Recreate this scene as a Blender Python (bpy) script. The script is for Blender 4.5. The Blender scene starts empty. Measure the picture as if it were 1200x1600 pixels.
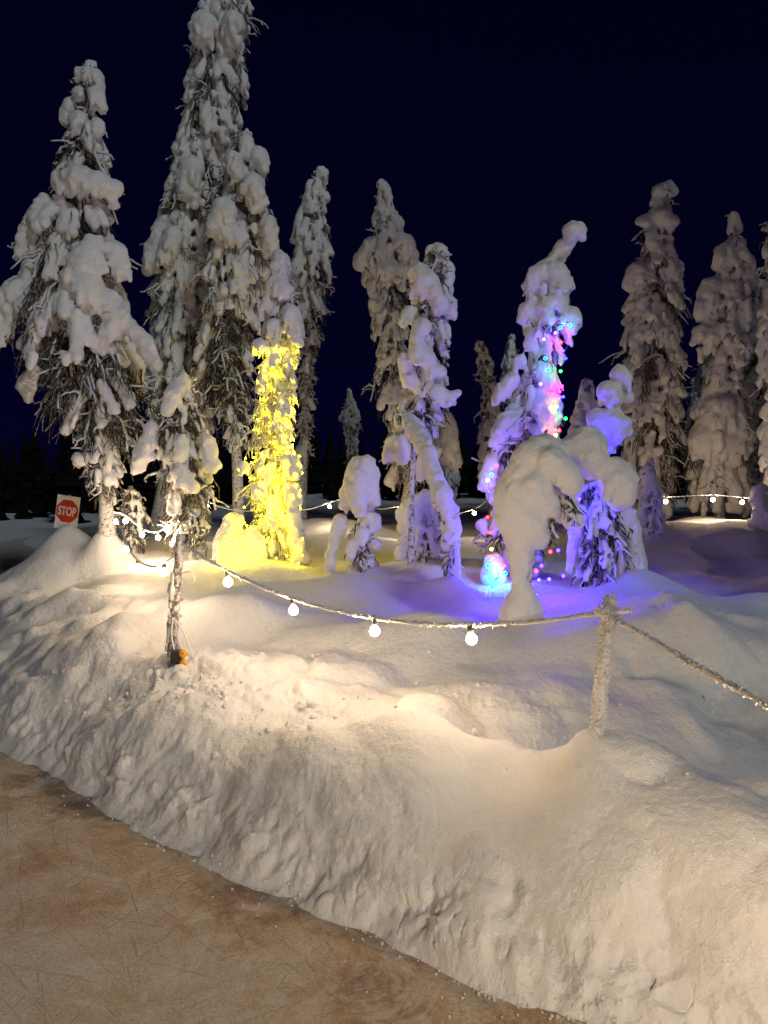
import bpy, math, random
import numpy as np
from mathutils import Vector, Matrix

# ------------------------------------------------------------------ camera, sky, sun, exposure
SC = bpy.context.scene
COL = SC.collection
FPX = 1164.0                      # focal length in pixels of the 1200x1600 photograph
PITCH = math.atan(60.0 / FPX)     # looking slightly down
EYE = np.array([0.0, 0.0, 1.6])

cam_data = bpy.data.cameras.new('camera')
cam_data.sensor_fit = 'VERTICAL'
cam_data.sensor_height = 36.0
cam_data.lens = 36.0 * FPX / 1600.0
cam_data.clip_start = 0.05
cam_data.clip_end = 1000.0
cam = bpy.data.objects.new('camera', cam_data)
cam.location = EYE
cam.rotation_euler = (math.pi / 2 - PITCH, 0, 0)
COL.objects.link(cam)
SC.camera = cam

SUN_DIR = Vector((0.45, -0.70, 0.55)).normalized()      # towards the light
world = bpy.data.worlds.new('World')
SC.world = world
world.use_nodes = True
wn = world.node_tree.nodes
wl = world.node_tree.links
sky = wn.new('ShaderNodeTexSky')
sky.sky_type = 'NISHITA'
sky.sun_disc = False
sky.sun_elevation = math.asin(SUN_DIR.z)
sky.sun_rotation = math.atan2(SUN_DIR.x, SUN_DIR.y)
sky.air_density = 1.0
sky.dust_density = 0.0
sky.ozone_density = 6.0
tint = wn.new('ShaderNodeMix')
tint.data_type = 'RGBA'
tint.blend_type = 'MULTIPLY'
tint.inputs['Factor'].default_value = 1.0
flat = wn.new('ShaderNodeGamma'); flat.inputs['Gamma'].default_value = 0.35
wl.new(sky.outputs['Color'], flat.inputs['Color'])
wl.new(flat.outputs['Color'], tint.inputs[6])
tint.inputs[7].default_value = (0.0030, 0.0022, 0.030, 1)
wl.new(tint.outputs[2], wn['Background'].inputs['Color'])
wn['Background'].inputs['Strength'].default_value = 0.11

sun_data = bpy.data.lights.new('sun', 'SUN')
sun_data.energy = 0.37
sun_data.angle = math.radians(8)
sun_data.color = (0.87, 0.98, 1.0)
sun = bpy.data.objects.new('sun', sun_data)
sun.rotation_euler = SUN_DIR.to_track_quat('Z', 'Y').to_euler()
COL.objects.link(sun)

vs = SC.view_settings
vs.view_transform = 'Standard'
vs.look = 'None'
vs.gamma = 1.0
vs.use_curve_mapping = False
vs.exposure = 0.75
SC.cycles.use_denoising = True
SC.cycles.max_bounces = 8
SC.cycles.diffuse_bounces = 5
SC.cycles.sample_clamp_indirect = 4.0

# ------------------------------------------------------------------ helpers
rng = np.random.default_rng(7)
_c, _s = math.cos(PITCH), math.sin(PITCH)

def ray(px, py):
    u = (px - 600.0) / FPX
    v = -(py - 800.0) / FPX
    return np.array([u, _c + v * _s, -_s + v * _c])

def at(px, py, Y):
    d = ray(px, py)
    return EYE + d * (Y / d[1])

def at_z(px, py, z):
    d = ray(px, py)
    return EYE + d * ((z - EYE[2]) / d[2])

def tag(o, label=None, cat=None, group=None, kind=None):
    if label: o['label'] = label
    if cat: o['category'] = cat
    if group: o['group'] = group
    if kind: o['kind'] = kind
    return o

def empty(name, loc=(0, 0, 0)):
    o = bpy.data.objects.new(name, None)
    o.empty_display_size = 0.1
    o.location = Vector(loc)
    COL.objects.link(o)
    return o

def mesh_np(name, V, F, mat=None, smooth=True):
    """V (n,3), F (m,k) -> mesh, fast path"""
    me = bpy.data.meshes.new(name)
    V = np.asarray(V, dtype=np.float32)
    F = np.asarray(F, dtype=np.int32)
    m, k = F.shape
    me.vertices.add(len(V))
    me.vertices.foreach_set('co', V.ravel())
    me.loops.add(m * k)
    me.loops.foreach_set('vertex_index', F.ravel())
    me.polygons.add(m)
    me.polygons.foreach_set('loop_start', np.arange(0, m * k, k, dtype=np.int32))
    me.update(calc_edges=True)
    if smooth:
        me.polygons.foreach_set('use_smooth', np.ones(m, dtype=bool))
    if mat: me.materials.append(mat)
    return me

def obj(name, me, parent=None, origin=None):
    """link a mesh whose vertices are in world space; the origin moves to its base"""
    o = bpy.data.objects.new(name, me)
    COL.objects.link(o)
    if parent is not None:
        o.parent = parent
        me.transform(Matrix.Translation(-Vector(parent.matrix_world.translation if False else parent.location)))
    elif origin is not None:
        me.transform(Matrix.Translation(-Vector(origin)))
        o.location = Vector(origin)
    return o

# --- noise
_perm = rng.permutation(256)
_perm = np.concatenate([_perm, _perm, _perm])
_ga = rng.uniform(0, 2 * np.pi, 256)
_gx, _gy = np.cos(_ga), np.sin(_ga)

def perlin2(x, y):
    xi = np.floor(x).astype(int); yi = np.floor(y).astype(int)
    xf = x - xi; yf = y - yi
    u = xf ** 3 * (xf * (xf * 6 - 15) + 10); v = yf ** 3 * (yf * (yf * 6 - 15) + 10)
    def g(ix, iy, dx, dy):
        h = _perm[_perm[ix & 255] + (iy & 255)]
        return _gx[h] * dx + _gy[h] * dy
    a = g(xi, yi, xf, yf); b = g(xi + 1, yi, xf - 1, yf)
    c = g(xi, yi + 1, xf, yf - 1); d = g(xi + 1, yi + 1, xf - 1, yf - 1)
    return (a + u * (b - a)) * (1 - v) + (c + u * (d - c)) * v

_NV = 64
_vol = rng.uniform(-1, 1, (_NV, _NV, _NV)).astype(np.float32)

def vnoise3(P):
    """value noise on points (n,3), lattice spacing 1"""
    I = np.floor(P).astype(int)
    f = (P - I); f = f * f * (3 - 2 * f)
    r = 0
    for dx in (0, 1):
        wx = f[:, 0] if dx else 1 - f[:, 0]
        for dy in (0, 1):
            wy = f[:, 1] if dy else 1 - f[:, 1]
            for dz in (0, 1):
                wz = f[:, 2] if dz else 1 - f[:, 2]
                r = r + wx * wy * wz * _vol[(I[:, 0] + dx) % _NV, (I[:, 1] + dy) % _NV, (I[:, 2] + dz) % _NV]
    return r

# --- soft union of round cones, meshed with surface nets: how wet snow piles up
def snow_surface(prims, h=0.025, k=90.0, n_amp=0.012, n_scale=0.09, fine=0.7):
    """prims: list of (a, b, ra, rb)"""
    A = np.array([p[0] for p in prims]); B = np.array([p[1] for p in prims])
    RA = np.array([p[2] for p in prims]); RB = np.array([p[3] for p in prims])
    rmax = np.maximum(RA, RB)[:, None]
    pad = 0.10
    lo = np.minimum(A, B) - rmax - pad; hi = np.maximum(A, B) + rmax + pad
    org = lo.min(0); dims = np.ceil((hi.max(0) - org) / h).astype(int) + 2
    S = np.zeros(dims, dtype=np.float32)
    for i in range(len(A)):
        i0 = np.maximum(((lo[i] - org) / h).astype(int), 0)
        i1 = np.minimum(((hi[i] - org) / h).astype(int) + 2, dims)
        xs = (org[0] + np.arange(i0[0], i1[0]) * h)[:, None, None]
        ys = (org[1] + np.arange(i0[1], i1[1]) * h)[None, :, None]
        zs = (org[2] + np.arange(i0[2], i1[2]) * h)[None, None, :]
        ab = B[i] - A[i]; L2 = float(ab @ ab) + 1e-9
        t = ((xs - A[i, 0]) * ab[0] + (ys - A[i, 1]) * ab[1] + (zs - A[i, 2]) * ab[2]) / L2
        t = np.clip(t, 0, 1)
        d = np.sqrt((xs - A[i, 0] - t * ab[0]) ** 2 + (ys - A[i, 1] - t * ab[1]) ** 2 + (zs - A[i, 2] - t * ab[2]) ** 2)
        d = d - (RA[i] + t * (RB[i] - RA[i]))
        S[i0[0]:i1[0], i0[1]:i1[1], i0[2]:i1[2]] += np.exp(-k * np.clip(d, -0.12, 0.3)).astype(np.float32)
    F = -np.log(np.maximum(S, 1e-7)) / k
    near = np.argwhere(np.abs(F) < 0.09)
    if n_amp > 0:
        P = org + near * h
        nz = vnoise3(P / n_scale) + fine * vnoise3(P / (n_scale * 0.42) + 7.3)
        F[near[:, 0], near[:, 1], near[:, 2]] += (n_amp * nz).astype(np.float32)
    ins = F < 0
    c = ins[:-1, :-1, :-1].astype(np.int8)
    cnt = np.zeros_like(c)
    for dx in (0, 1):
        for dy in (0, 1):
            for dz in (0, 1):
                cnt += ins[dx:dims[0] - 1 + dx, dy:dims[1] - 1 + dy, dz:dims[2] - 1 + dz]
    act = np.argwhere((cnt > 0) & (cnt < 8))
    idx = -np.ones(cnt.shape, dtype=np.int32)
    idx[act[:, 0], act[:, 1], act[:, 2]] = np.arange(len(act))
    acc = np.zeros((len(act), 3)); num = np.zeros(len(act))
    for ax in range(3):
        o1, o2 = [(1, 2), (0, 2), (0, 1)][ax]
        for u in (0, 1):
            for v in (0, 1):
                p = np.zeros(3, int); p[o1] = u; p[o2] = v
                q = p.copy(); q[ax] = 1
                fa = F[act[:, 0] + p[0], act[:, 1] + p[1], act[:, 2] + p[2]]
                fb = F[act[:, 0] + q[0], act[:, 1] + q[1], act[:, 2] + q[2]]
                cr = (fa < 0) != (fb < 0)
                t = np.where(cr, fa / np.where(cr, fa - fb, 1), 0)
                pos = np.tile(p.astype(float), (len(act), 1)); pos[:, ax] = t
                acc += pos * cr[:, None]; num += cr
    V = org + (act + acc / num[:, None]) * h
    quads = []
    for ax in range(3):
        o1, o2 = [(1, 2), (2, 0), (0, 1)][ax]
        sl0 = [slice(None)] * 3; sl1 = [slice(None)] * 3
        sl0[ax] = slice(0, -1); sl1[ax] = slice(1, None)
        a = ins[tuple(sl0)]; b = ins[tuple(sl1)]
        e = np.argwhere(a != b)
        ok = (e[:, o1] > 0) & (e[:, o2] > 0) & (e[:, o1] < dims[o1] - 1) & (e[:, o2] < dims[o2] - 1)
        e = e[ok]
        flip = ~a[e[:, 0], e[:, 1], e[:, 2]]
        def cell(d1, d2):
            q = e.copy(); q[:, o1] -= d1; q[:, o2] -= d2
            return idx[q[:, 0], q[:, 1], q[:, 2]]
        Q = np.stack([cell(1, 1), cell(0, 1), cell(0, 0), cell(1, 0)], 1)
        Q[flip] = Q[flip][:, ::-1]
        quads.append(Q)
    Q = np.concatenate(quads)
    return V, Q

# --- many thin tapering tubes in one go
def tubes(P, R, sides=3):
    """P (n,k,3), R (n,k) -> V, F"""
    P = np.asarray(P, float); R = np.asarray(R, float)
    n, k, _ = P.shape
    T = np.gradient(P, axis=1)
    T /= np.linalg.norm(T, axis=2, keepdims=True) + 1e-9
    ref = np.where(np.abs(T[..., 2:3]) > 0.9, np.array([1.0, 0, 0]), np.array([0, 0, 1.0]))
    X = np.cross(T, ref); X /= np.linalg.norm(X, axis=2, keepdims=True) + 1e-9
    Y = np.cross(T, X)
    ang = np.arange(sides) * 2 * np.pi / sides
    V = P[:, :, None, :] + R[:, :, None, None] * (np.cos(ang)[None, None, :, None] * X[:, :, None, :] + np.sin(ang)[None, None, :, None] * Y[:, :, None, :])
    V = V.reshape(-1, 3)
    b = (np.arange(n) * k * sides)[:, None, None] + (np.arange(k - 1) * sides)[None, :, None]
    j = np.arange(sides)[None, None, :]; j2 = (j + 1) % sides
    F = np.stack([b + j, b + j2, b + sides + j2, b + sides + j], -1).reshape(-1, 4)
    return V, F

def spline(pts, n):
    """Catmull-Rom through points"""
    p = np.asarray(pts, float)
    p = np.vstack([2 * p[0] - p[1], p, 2 * p[-1] - p[-2]])
    out = []
    m = len(p) - 3
    for t in np.linspace(0, m, n):
        i = min(int(t), m - 1); f = t - i
        a, b, c, d = p[i:i + 4]
        out.append(0.5 * (2 * b + (c - a) * f + (2 * a - 5 * b + 4 * c - d) * f * f + (3 * b - a - 3 * c + d) * f ** 3))
    return np.array(out)

# ------------------------------------------------------------------ materials
def new_mat(name):
    m = bpy.data.materials.new(name); m.use_nodes = True
    return m, m.node_tree.nodes, m.node_tree.links, m.node_tree.nodes['Principled BSDF']

def noise(n, l, scale, detail=4, rough=0.6, coord=None, dim='3D'):
    t = n.new('ShaderNodeTexNoise'); t.inputs['Scale'].default_value = scale
    t.inputs['Detail'].default_value = detail; t.inputs['Roughness'].default_value = rough
    if coord is not None: l.new(coord, t.inputs['Vector'])
    return t

def ramp(n, l, src, stops):
    r = n.new('ShaderNodeValToRGB'); l.new(src, r.inputs['Fac'])
    e = r.color_ramp.elements
    while len(e) < len(stops): e.new(0.5)
    for q, (p, c) in zip(e, stops):
        q.position = p; q.color = (*c, 1) if len(c) == 3 else c
    return r

def mat_snow(name, s1, s2, strength, col=(0.80, 0.81, 0.83), col2=(0.86, 0.86, 0.86), sss=0.4):
    m, n, l, b = new_mat(name)
    geo = n.new('ShaderNodeNewGeometry')
    t1 = noise(n, l, s1, 6, 0.65, geo.outputs['Position'])
    t2 = noise(n, l, s2, 3, 0.7, geo.outputs['Position'])
    add = n.new('ShaderNodeMath'); add.operation = 'MULTIPLY_ADD'
    l.new(t2.outputs['Fac'], add.inputs[0]); add.inputs[1].default_value = 0.35
    l.new(t1.outputs['Fac'], add.inputs[2])
    bp = n.new('ShaderNodeBump'); bp.inputs['Strength'].default_value = strength
    bp.inputs['Distance'].default_value = 0.03
    l.new(add.outputs[0], bp.inputs['Height']); l.new(bp.outputs[0], b.inputs['Normal'])
    r = ramp(n, l, t1.outputs['Fac'], [(0.3, col), (0.7, col2)])
    l.new(r.outputs['Color'], b.inputs['Base Color'])
    b.inputs['Roughness'].default_value = 0.62
    b.inputs['Subsurface Weight'].default_value = sss
    b.inputs['Subsurface Radius'].default_value = (1.0, 0.95, 0.9)
    b.inputs['Subsurface Scale'].default_value = 0.014
    b.inputs['Specular IOR Level'].default_value = 0.25
    return m

M_SNOW = mat_snow('snow_on_trees', 22, 120, 0.65)
M_GROUND = mat_snow('snow_ground', 26, 150, 0.7)

def mat_wood(name, dark, light, frost, amount, scale=30):
    """bark or twig with rime on it"""
    m, n, l, b = new_mat(name)
    geo = n.new('ShaderNodeNewGeometry')
    t = noise(n, l, scale, 5, 0.7, geo.outputs['Position'])
    t2 = noise(n, l, scale * 0.35, 3, 0.6, geo.outputs['Position'])
    base = ramp(n, l, t2.outputs['Fac'], [(0.35, dark), (0.65, light)])
    sep = n.new('ShaderNodeSeparateXYZ'); l.new(geo.outputs['Normal'], sep.inputs[0])
    a = n.new('ShaderNodeMath'); a.operation = 'MULTIPLY_ADD'
    l.new(sep.outputs['Z'], a.inputs[0]); a.inputs[1].default_value = 0.22; l.new(t.outputs['Fac'], a.inputs[2])
    f = ramp(n, l, a.outputs[0], [(1.0 - amount - 0.12, (0, 0, 0)), (1.0 - amount + 0.05, (1, 1, 1))])
    mix = n.new('ShaderNodeMix'); mix.data_type = 'RGBA'
    l.new(f.outputs['Color'], mix.inputs['Factor']); l.new(base.outputs['Color'], mix.inputs[6])
    mix.inputs[7].default_value = (*frost, 1)
    l.new(mix.outputs[2], b.inputs['Base Color'])
    b.inputs['Roughness'].default_value = 0.8
    bp = n.new('ShaderNodeBump'); bp.inputs['Strength'].default_value = 0.6; bp.inputs['Distance'].default_value = 0.01
    l.new(t.outputs['Fac'], bp.inputs['Height']); l.new(bp.outputs[0], b.inputs['Normal'])
    return m

M_BARK = mat_wood('frosted_bark', (0.035, 0.027, 0.02), (0.09, 0.07, 0.05), (0.62, 0.62, 0.62), 0.52, 26)
M_TWIG = mat_wood('rimed_twig', (0.028, 0.026, 0.016), (0.075, 0.06, 0.04), (0.50, 0.49, 0.47), 0.38, 22)
M_BOUGH = mat_wood('snowy_bough', (0.05, 0.04, 0.03), (0.11, 0.09, 0.07), (0.72, 0.72, 0.72), 0.60, 18)
M_POST = mat_wood('frosted_post', (0.10, 0.07, 0.045), (0.26, 0.20, 0.14), (0.76, 0.76, 0.76), 0.70, 34)
M_WOOD = mat_wood('dark_spruce_needles', (0.004, 0.005, 0.004), (0.009, 0.010, 0.007), (0.02, 0.02, 0.02), 0.2, 3)
M_WOOD.node_tree.nodes['Principled BSDF'].inputs['Specular IOR Level'].default_value = 0.0
M_RIME = mat_snow('rime', 60, 260, 0.6)

def mat_plain(name, col, rough=0.6, spec=0.4):
    m, n, l, b = new_mat(name)
    geo = n.new('ShaderNodeTexCoord')
    t = noise(n, l, 14, 4, 0.6, geo.outputs['Object'])
    c = np.array(col)
    r = ramp(n, l, t.outputs['Fac'], [(0.3, tuple(c * 0.86)), (0.7, tuple(np.minimum(c * 1.08, 0.95)))])
    l.new(r.outputs['Color'], b.inputs['Base Color'])
    b.inputs['Roughness'].default_value = rough
    b.inputs['Specular IOR Level'].default_value = spec
    return m

def mat_emit(name, col, strength):
    m, n, l, b = new_mat(name)
    b.inputs['Base Color'].default_value = (*col, 1)
    b.inputs['Emission Color'].default_value = (*col, 1)
    b.inputs['Emission Strength'].default_value = strength
    return m

M_WHITE = mat_plain('white_board', (0.78, 0.77, 0.75), 0.5)
M_RED = mat_plain('red_paint', (0.60, 0.045, 0.025), 0.5)
M_PAINT = mat_plain('white_lettering', (0.80, 0.80, 0.78), 0.5)
M_STAKE = mat_plain('raw_wood', (0.42, 0.30, 0.18), 0.7)
M_CABLE = mat_wood('rimed_cable', (0.12, 0.11, 0.10), (0.25, 0.24, 0.22), (0.78, 0.78, 0.78), 0.80, 60)
M_SOCKET = mat_plain('bulb_socket', (0.10, 0.09, 0.08), 0.5)
M_BLACK = mat_plain('black_plastic', (0.012, 0.012, 0.014), 0.4)
M_AMBER = mat_plain('amber_plug', (0.75, 0.33, 0.02), 0.4)
M_WIRE = mat_plain('steel_wire', (0.28, 0.26, 0.24), 0.45)
M_GREENWIRE = mat_plain('dark_cable', (0.02, 0.03, 0.02), 0.5)

WARM = (1.0, 0.71, 0.43)
M_BULB = mat_emit('warm_bulb', WARM, 195.0)
M_YELLOW = mat_emit('yellow_bulb', (1.0, 0.73, 0.006), 72.0)
M_COL = {
    'blue': mat_emit('blue_bulb', (0.0010, 0.0006, 1.0), 620.0),
    'violet': mat_emit('violet_bulb', (0.0030, 0.0008, 1.0), 250.0),
    'dimblue': mat_emit('small_blue_bulb', (0.002, 0.002, 1.0), 150.0),
    'dimviolet': mat_emit('small_violet_bulb', (0.12, 0.02, 1.0), 60.0),
    'cyan': mat_emit('cyan_bulb', (0.0, 0.62, 1.0), 70.0),
    'dimcyan': mat_emit('small_cyan_bulb', (0.0, 0.62, 1.0), 26.0),
    'green': mat_emit('green_bulb', (0.003, 0.85, 0.02), 40.0),
    'red': mat_emit('red_bulb', (1.0, 0.004, 0.006), 60.0),
    'pink': mat_emit('pink_bulb', (1.0, 0.004, 0.20), 60.0),
    'amber': mat_emit('amber_bulb', (1.0, 0.60, 0.05), 50.0),
}

# ice of the path: brown, packed, scratched by skates and boots
def mat_ice():
    m, n, l, b = new_mat('trodden_ice')
    geo = n.new('ShaderNodeNewGeometry')
    pos = geo.outputs['Position']
    big = noise(n, l, 1.3, 6, 0.62, pos)
    mid = noise(n, l, 16, 10, 0.78, pos)
    # darker, browner near the bank, trodden grey farther out
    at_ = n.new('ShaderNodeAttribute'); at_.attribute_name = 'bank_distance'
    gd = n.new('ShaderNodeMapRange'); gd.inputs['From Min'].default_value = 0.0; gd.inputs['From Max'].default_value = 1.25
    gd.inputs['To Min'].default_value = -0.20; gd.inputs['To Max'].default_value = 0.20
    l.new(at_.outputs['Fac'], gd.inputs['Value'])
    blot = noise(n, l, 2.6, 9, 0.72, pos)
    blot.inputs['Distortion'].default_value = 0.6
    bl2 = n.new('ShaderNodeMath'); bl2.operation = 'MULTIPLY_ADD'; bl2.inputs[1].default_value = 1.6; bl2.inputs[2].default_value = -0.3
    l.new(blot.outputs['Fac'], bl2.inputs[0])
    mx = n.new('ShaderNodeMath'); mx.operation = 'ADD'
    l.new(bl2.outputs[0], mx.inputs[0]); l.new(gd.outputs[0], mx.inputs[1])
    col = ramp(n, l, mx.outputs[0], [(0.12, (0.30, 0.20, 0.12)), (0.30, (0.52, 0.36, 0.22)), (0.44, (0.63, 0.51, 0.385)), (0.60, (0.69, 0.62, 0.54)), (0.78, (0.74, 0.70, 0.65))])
    # scratches: thin iso-lines of strongly stretched noise in several directions
    acc = None
    for k, (ang, sx, sy, sc) in enumerate([(0.3, 1, 26, 2.0), (-0.55, 1, 30, 1.7), (1.1, 1, 24, 2.3), (0.75, 1, 40, 1.5), (-1.2, 1, 30, 1.9)]):
        wob = n.new('ShaderNodeMapping'); wob.inputs['Rotation'].default_value = (0, 0, ang)
        wob.inputs['Location'].default_value = (k * 3.1, k * 1.7, 0)
        l.new(pos, wob.inputs['Vector'])
        sc2 = n.new('ShaderNodeMapping'); sc2.inputs['Scale'].default_value = (sx, sy, 1)
        l.new(wob.outputs[0], sc2.inputs['Vector'])
        t = noise(n, l, sc, 2, 0.5, sc2.outputs[0]); t.inputs['Distortion'].default_value = 0.25
        r = ramp(n, l, t.outputs['Fac'], [(0.655, (0, 0, 0)), (0.69, (1, 1, 1))])
        if acc is None: acc = r.outputs['Color']
        else:
            a = n.new('ShaderNodeMath'); a.operation = 'MAXIMUM'
            l.new(acc, a.inputs[0]); l.new(r.outputs['Color'], a.inputs[1]); acc = a.outputs[0]
    patch = ramp(n, l, mid.outputs['Fac'], [(0.42, (0, 0, 0)), (0.62, (1, 1, 1))])
    sm = n.new('ShaderNodeMath'); sm.operation = 'MULTIPLY'
    l.new(acc, sm.inputs[0]); l.new(patch.outputs['Color'], sm.inputs[1])
    s3 = n.new('ShaderNodeMath'); s3.operation = 'MULTIPLY'; s3.inputs[1].default_value = 0.6
    l.new(sm.outputs[0], s3.inputs[0])
    mix = n.new('ShaderNodeMix'); mix.data_type = 'RGBA'
    l.new(s3.outputs[0], mix.inputs['Factor']); l.new(col.outputs['Color'], mix.inputs[6])
    mix.inputs[7].default_value = (0.26, 0.15, 0.075, 1)
    # fine grit and crushed ice
    grit = noise(n, l, 90, 4, 0.8, pos)
    gr = ramp(n, l, grit.outputs['Fac'], [(0.35, (0.66, 0.62, 0.56)), (0.62, (1.12, 1.12, 1.12))])
    mg = n.new('ShaderNodeMix'); mg.data_type = 'RGBA'; mg.blend_type = 'MULTIPLY'; mg.inputs['Factor'].default_value = 1.0
    l.new(mix.outputs[2], mg.inputs[6]); l.new(gr.outputs['Color'], mg.inputs[7])
    mix = mg
    # light powder dust
    dust = ramp(n, l, mid.outputs['Fac'], [(0.48, (0, 0, 0)), (0.66, (0.6, 0.6, 0.6))])
    mix2 = n.new('ShaderNodeMix'); mix2.data_type = 'RGBA'
    l.new(dust.outputs['Color'], mix2.inputs['Factor']); l.new(mix.outputs[2], mix2.inputs[6])
    mix2.inputs[7].default_value = (0.78, 0.72, 0.65, 1)
    # wind-blown powder and scuffed snow lying in patches
    pw = noise(n, l, 3.4, 9, 0.78, pos); pw.inputs['Distortion'].default_value = 1.2
    pr_ = ramp(n, l, pw.outputs['Fac'], [(0.51, (0, 0, 0)), (0.60, (0.6, 0.6, 0.6))])
    mix3 = n.new('ShaderNodeMix'); mix3.data_type = 'RGBA'
    l.new(pr_.outputs['Color'], mix3.inputs['Factor']); l.new(mix2.outputs[2], mix3.inputs[6])
    mix3.inputs[7].default_value = (0.76, 0.71, 0.65, 1)
    mix2 = mix3
    l.new(mix2.outputs[2], b.inputs['Base Color'])
    rr = ramp(n, l, mid.outputs['Fac'], [(0.35, (0.28,) * 3), (0.65, (0.62,) * 3)])
    l.new(rr.outputs['Color'], b.inputs['Roughness'])
    hsum = n.new('ShaderNodeMath'); hsum.operation = 'MULTIPLY_ADD'
    l.new(sm.outputs[0], hsum.inputs[0]); hsum.inputs[1].default_value = -0.5
    hs2 = n.new('ShaderNodeMath'); hs2.operation = 'MULTIPLY_ADD'; hs2.inputs[1].default_value = 0.3
    l.new(grit.outputs['Fac'], hs2.inputs[0]); l.new(mid.outputs['Fac'], hs2.inputs[2]); l.new(hs2.outputs[0], hsum.inputs[2])
    bp = n.new('ShaderNodeBump'); bp.inputs['Strength'].default_value = 0.9; bp.inputs['Distance'].default_value = 0.02
    l.new(hsum.outputs[0], bp.inputs['Height']); l.new(bp.outputs[0], b.inputs['Normal'])
    return m
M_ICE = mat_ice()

# ------------------------------------------------------------------ terrain
CTRL = []
def cp(px, py, z): CTRL.append(at_z(px, py, z))
def cw(x, y, z): CTRL.append(np.array([x, y, z]))
EDGE_PX = [(0, 1170), (100, 1222), (200, 1285), (300, 1335), (420, 1395), (510, 1430), (600, 1468), (680, 1500), (760, 1545), (850, 1572), (950, 1600)]
EDGE = [at_z(px, py, 0.0)[:2] for px, py in EDGE_PX]
EDGE = [np.array(p) for p in [(-6.4, 30), (-6.1, 20), (-5.7, 13), (-5.1, 9.6), (-4.3, 7.2), (-3.2, 5.5)]] + EDGE + [np.array(p) for p in [(1.25, 1.72), (2.0, 1.1), (3.5, 0.1), (8, -3)]]
EDGE = np.array(EDGE)
for (px, py, z) in [
    (600, 1040, .46), (600, 1000, .52), (600, 950, .56), (600, 900, .60),
    (1150, 1120, .34), (1150, 1070, .42), (1150, 1000, .57), (1150, 972, .66), (1150, 915, .58), (1150, 860, .68),
    (1040, 1100, .40), (1040, 1020, .55), (1070, 962, .72),
    (930, 1115, .40), (930, 1050, .50), (930, 1000, .58), (930, 962, .66), (930, 930, .65), (930, 890, .66),
    (770, 1030, .48), (770, 970, .58), (770, 920, .62),
    (350, 1000, .47), (350, 950, .56), (350, 900, .58), (400, 865, .60),
    (470, 1010, .47), (470, 950, .55), (470, 900, .58),
    (150, 980, .48), (150, 925, .56), (150, 895, .62), (150, 868, .66),
    (25, 970, .35), (40, 915, .46), (70, 868, .60),
    (260, 960, .55), (260, 900, .60),
    (100, 838, .84), (160, 856, .70), (500, 835, .66), (800, 850, .66), (1000, 850, .70)]:
    cp(px, py, z)
_rc = np.random.default_rng(12)
for i in range(4, len(EDGE) - 2):
    for f in (0.0, 0.5):
        if np.linalg.norm(EDGE[i + 1] - EDGE[i]) < .5 and f: continue
        e = EDGE[i] * (1 - f) + EDGE[i + 1] * f
        t = EDGE[i + 1] - EDGE[i]; nrm = np.array([-t[1], t[0]]) / np.linalg.norm(t)
        hf = _rc.uniform(.86, 1.1); wf = _rc.uniform(.9, 1.15)
        top = .92 if e[0] > -2.6 else .85
        for sd, zz in [(0, 0), (.10, .12), (.25, .28), (.40, .395), (.56, .45), (.95, .505)]:
            q = e + nrm * sd * wf
            cw(q[0], q[1], zz * hf * top)
for p in EDGE[2:4]: cw(p[0], p[1], 0.0)
# the path side lies under the ice
for i in range(2, len(EDGE) - 2):
    t = EDGE[i + 1] - EDGE[i - 1]; nrm = np.array([-t[1], t[0]]) / np.linalg.norm(t)
    q = EDGE[i] - nrm * 0.45
    cw(q[0], q[1], -0.16)
for (x, y, z) in [(0.95, 3.25, .31), (1.65, 3.2, .20), (2.3, 3.4, .22), (2.9, 2.4, .52), (3.2, 4.5, .6), (0.4, 3.95, .42), (2.2, 5.6, .52), (3.3, 6.2, .56),
                  (-4.6, 8.2, .30), (-4.55, 9.6, .45), (-4.2, 11.5, .45), (-3, 14, .55), (0, 14, .62), (4, 14, .66), (8, 14, .7), (8, 8, .65), (6, 4, .6), (5, 1.5, .55),
                  (-5, 18, .45), (0, 22, .6), (8, 24, .65), (16, 14, .65), (16, 30, .6), (-4, 34, .45), (4, 40, .55)]:
    cw(x, y, z)
CTRL = np.array(CTRL)
_MQ = 0.16
def _ker(r2): return np.sqrt(r2 + _MQ * _MQ)
_D2 = ((CTRL[:, None, :2] - CTRL[None, :, :2]) ** 2).sum(-1)
_n = len(CTRL)
_A = np.zeros((_n + 1, _n + 1)); _A[:_n, :_n] = _ker(_D2) - np.eye(_n) * 0.02; _A[_n, :_n] = 1; _A[:_n, _n] = 1
_W = np.linalg.lstsq(_A, np.append(CTRL[:, 2], 0), rcond=None)[0]

def edge_dist(x, y):
    """signed distance to the path edge, positive on the snow side"""
    best = np.full(x.shape, 1e9); sg = np.ones(x.shape)
    for a, b in zip(EDGE[:-1], EDGE[1:]):
        ab = b - a; L2 = ab @ ab
        t = np.clip(((x - a[0]) * ab[0] + (y - a[1]) * ab[1]) / L2, 0, 1)
        dx = x - a[0] - t * ab[0]; dy = y - a[1] - t * ab[1]
        d = np.sqrt(dx * dx + dy * dy)
        s = np.where(ab[0] * dy - ab[1] * dx >= 0, 1.0, -1.0)
        m = d < best
        best = np.where(m, d, best); sg = np.where(m, s, sg)
    return best * sg

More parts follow.
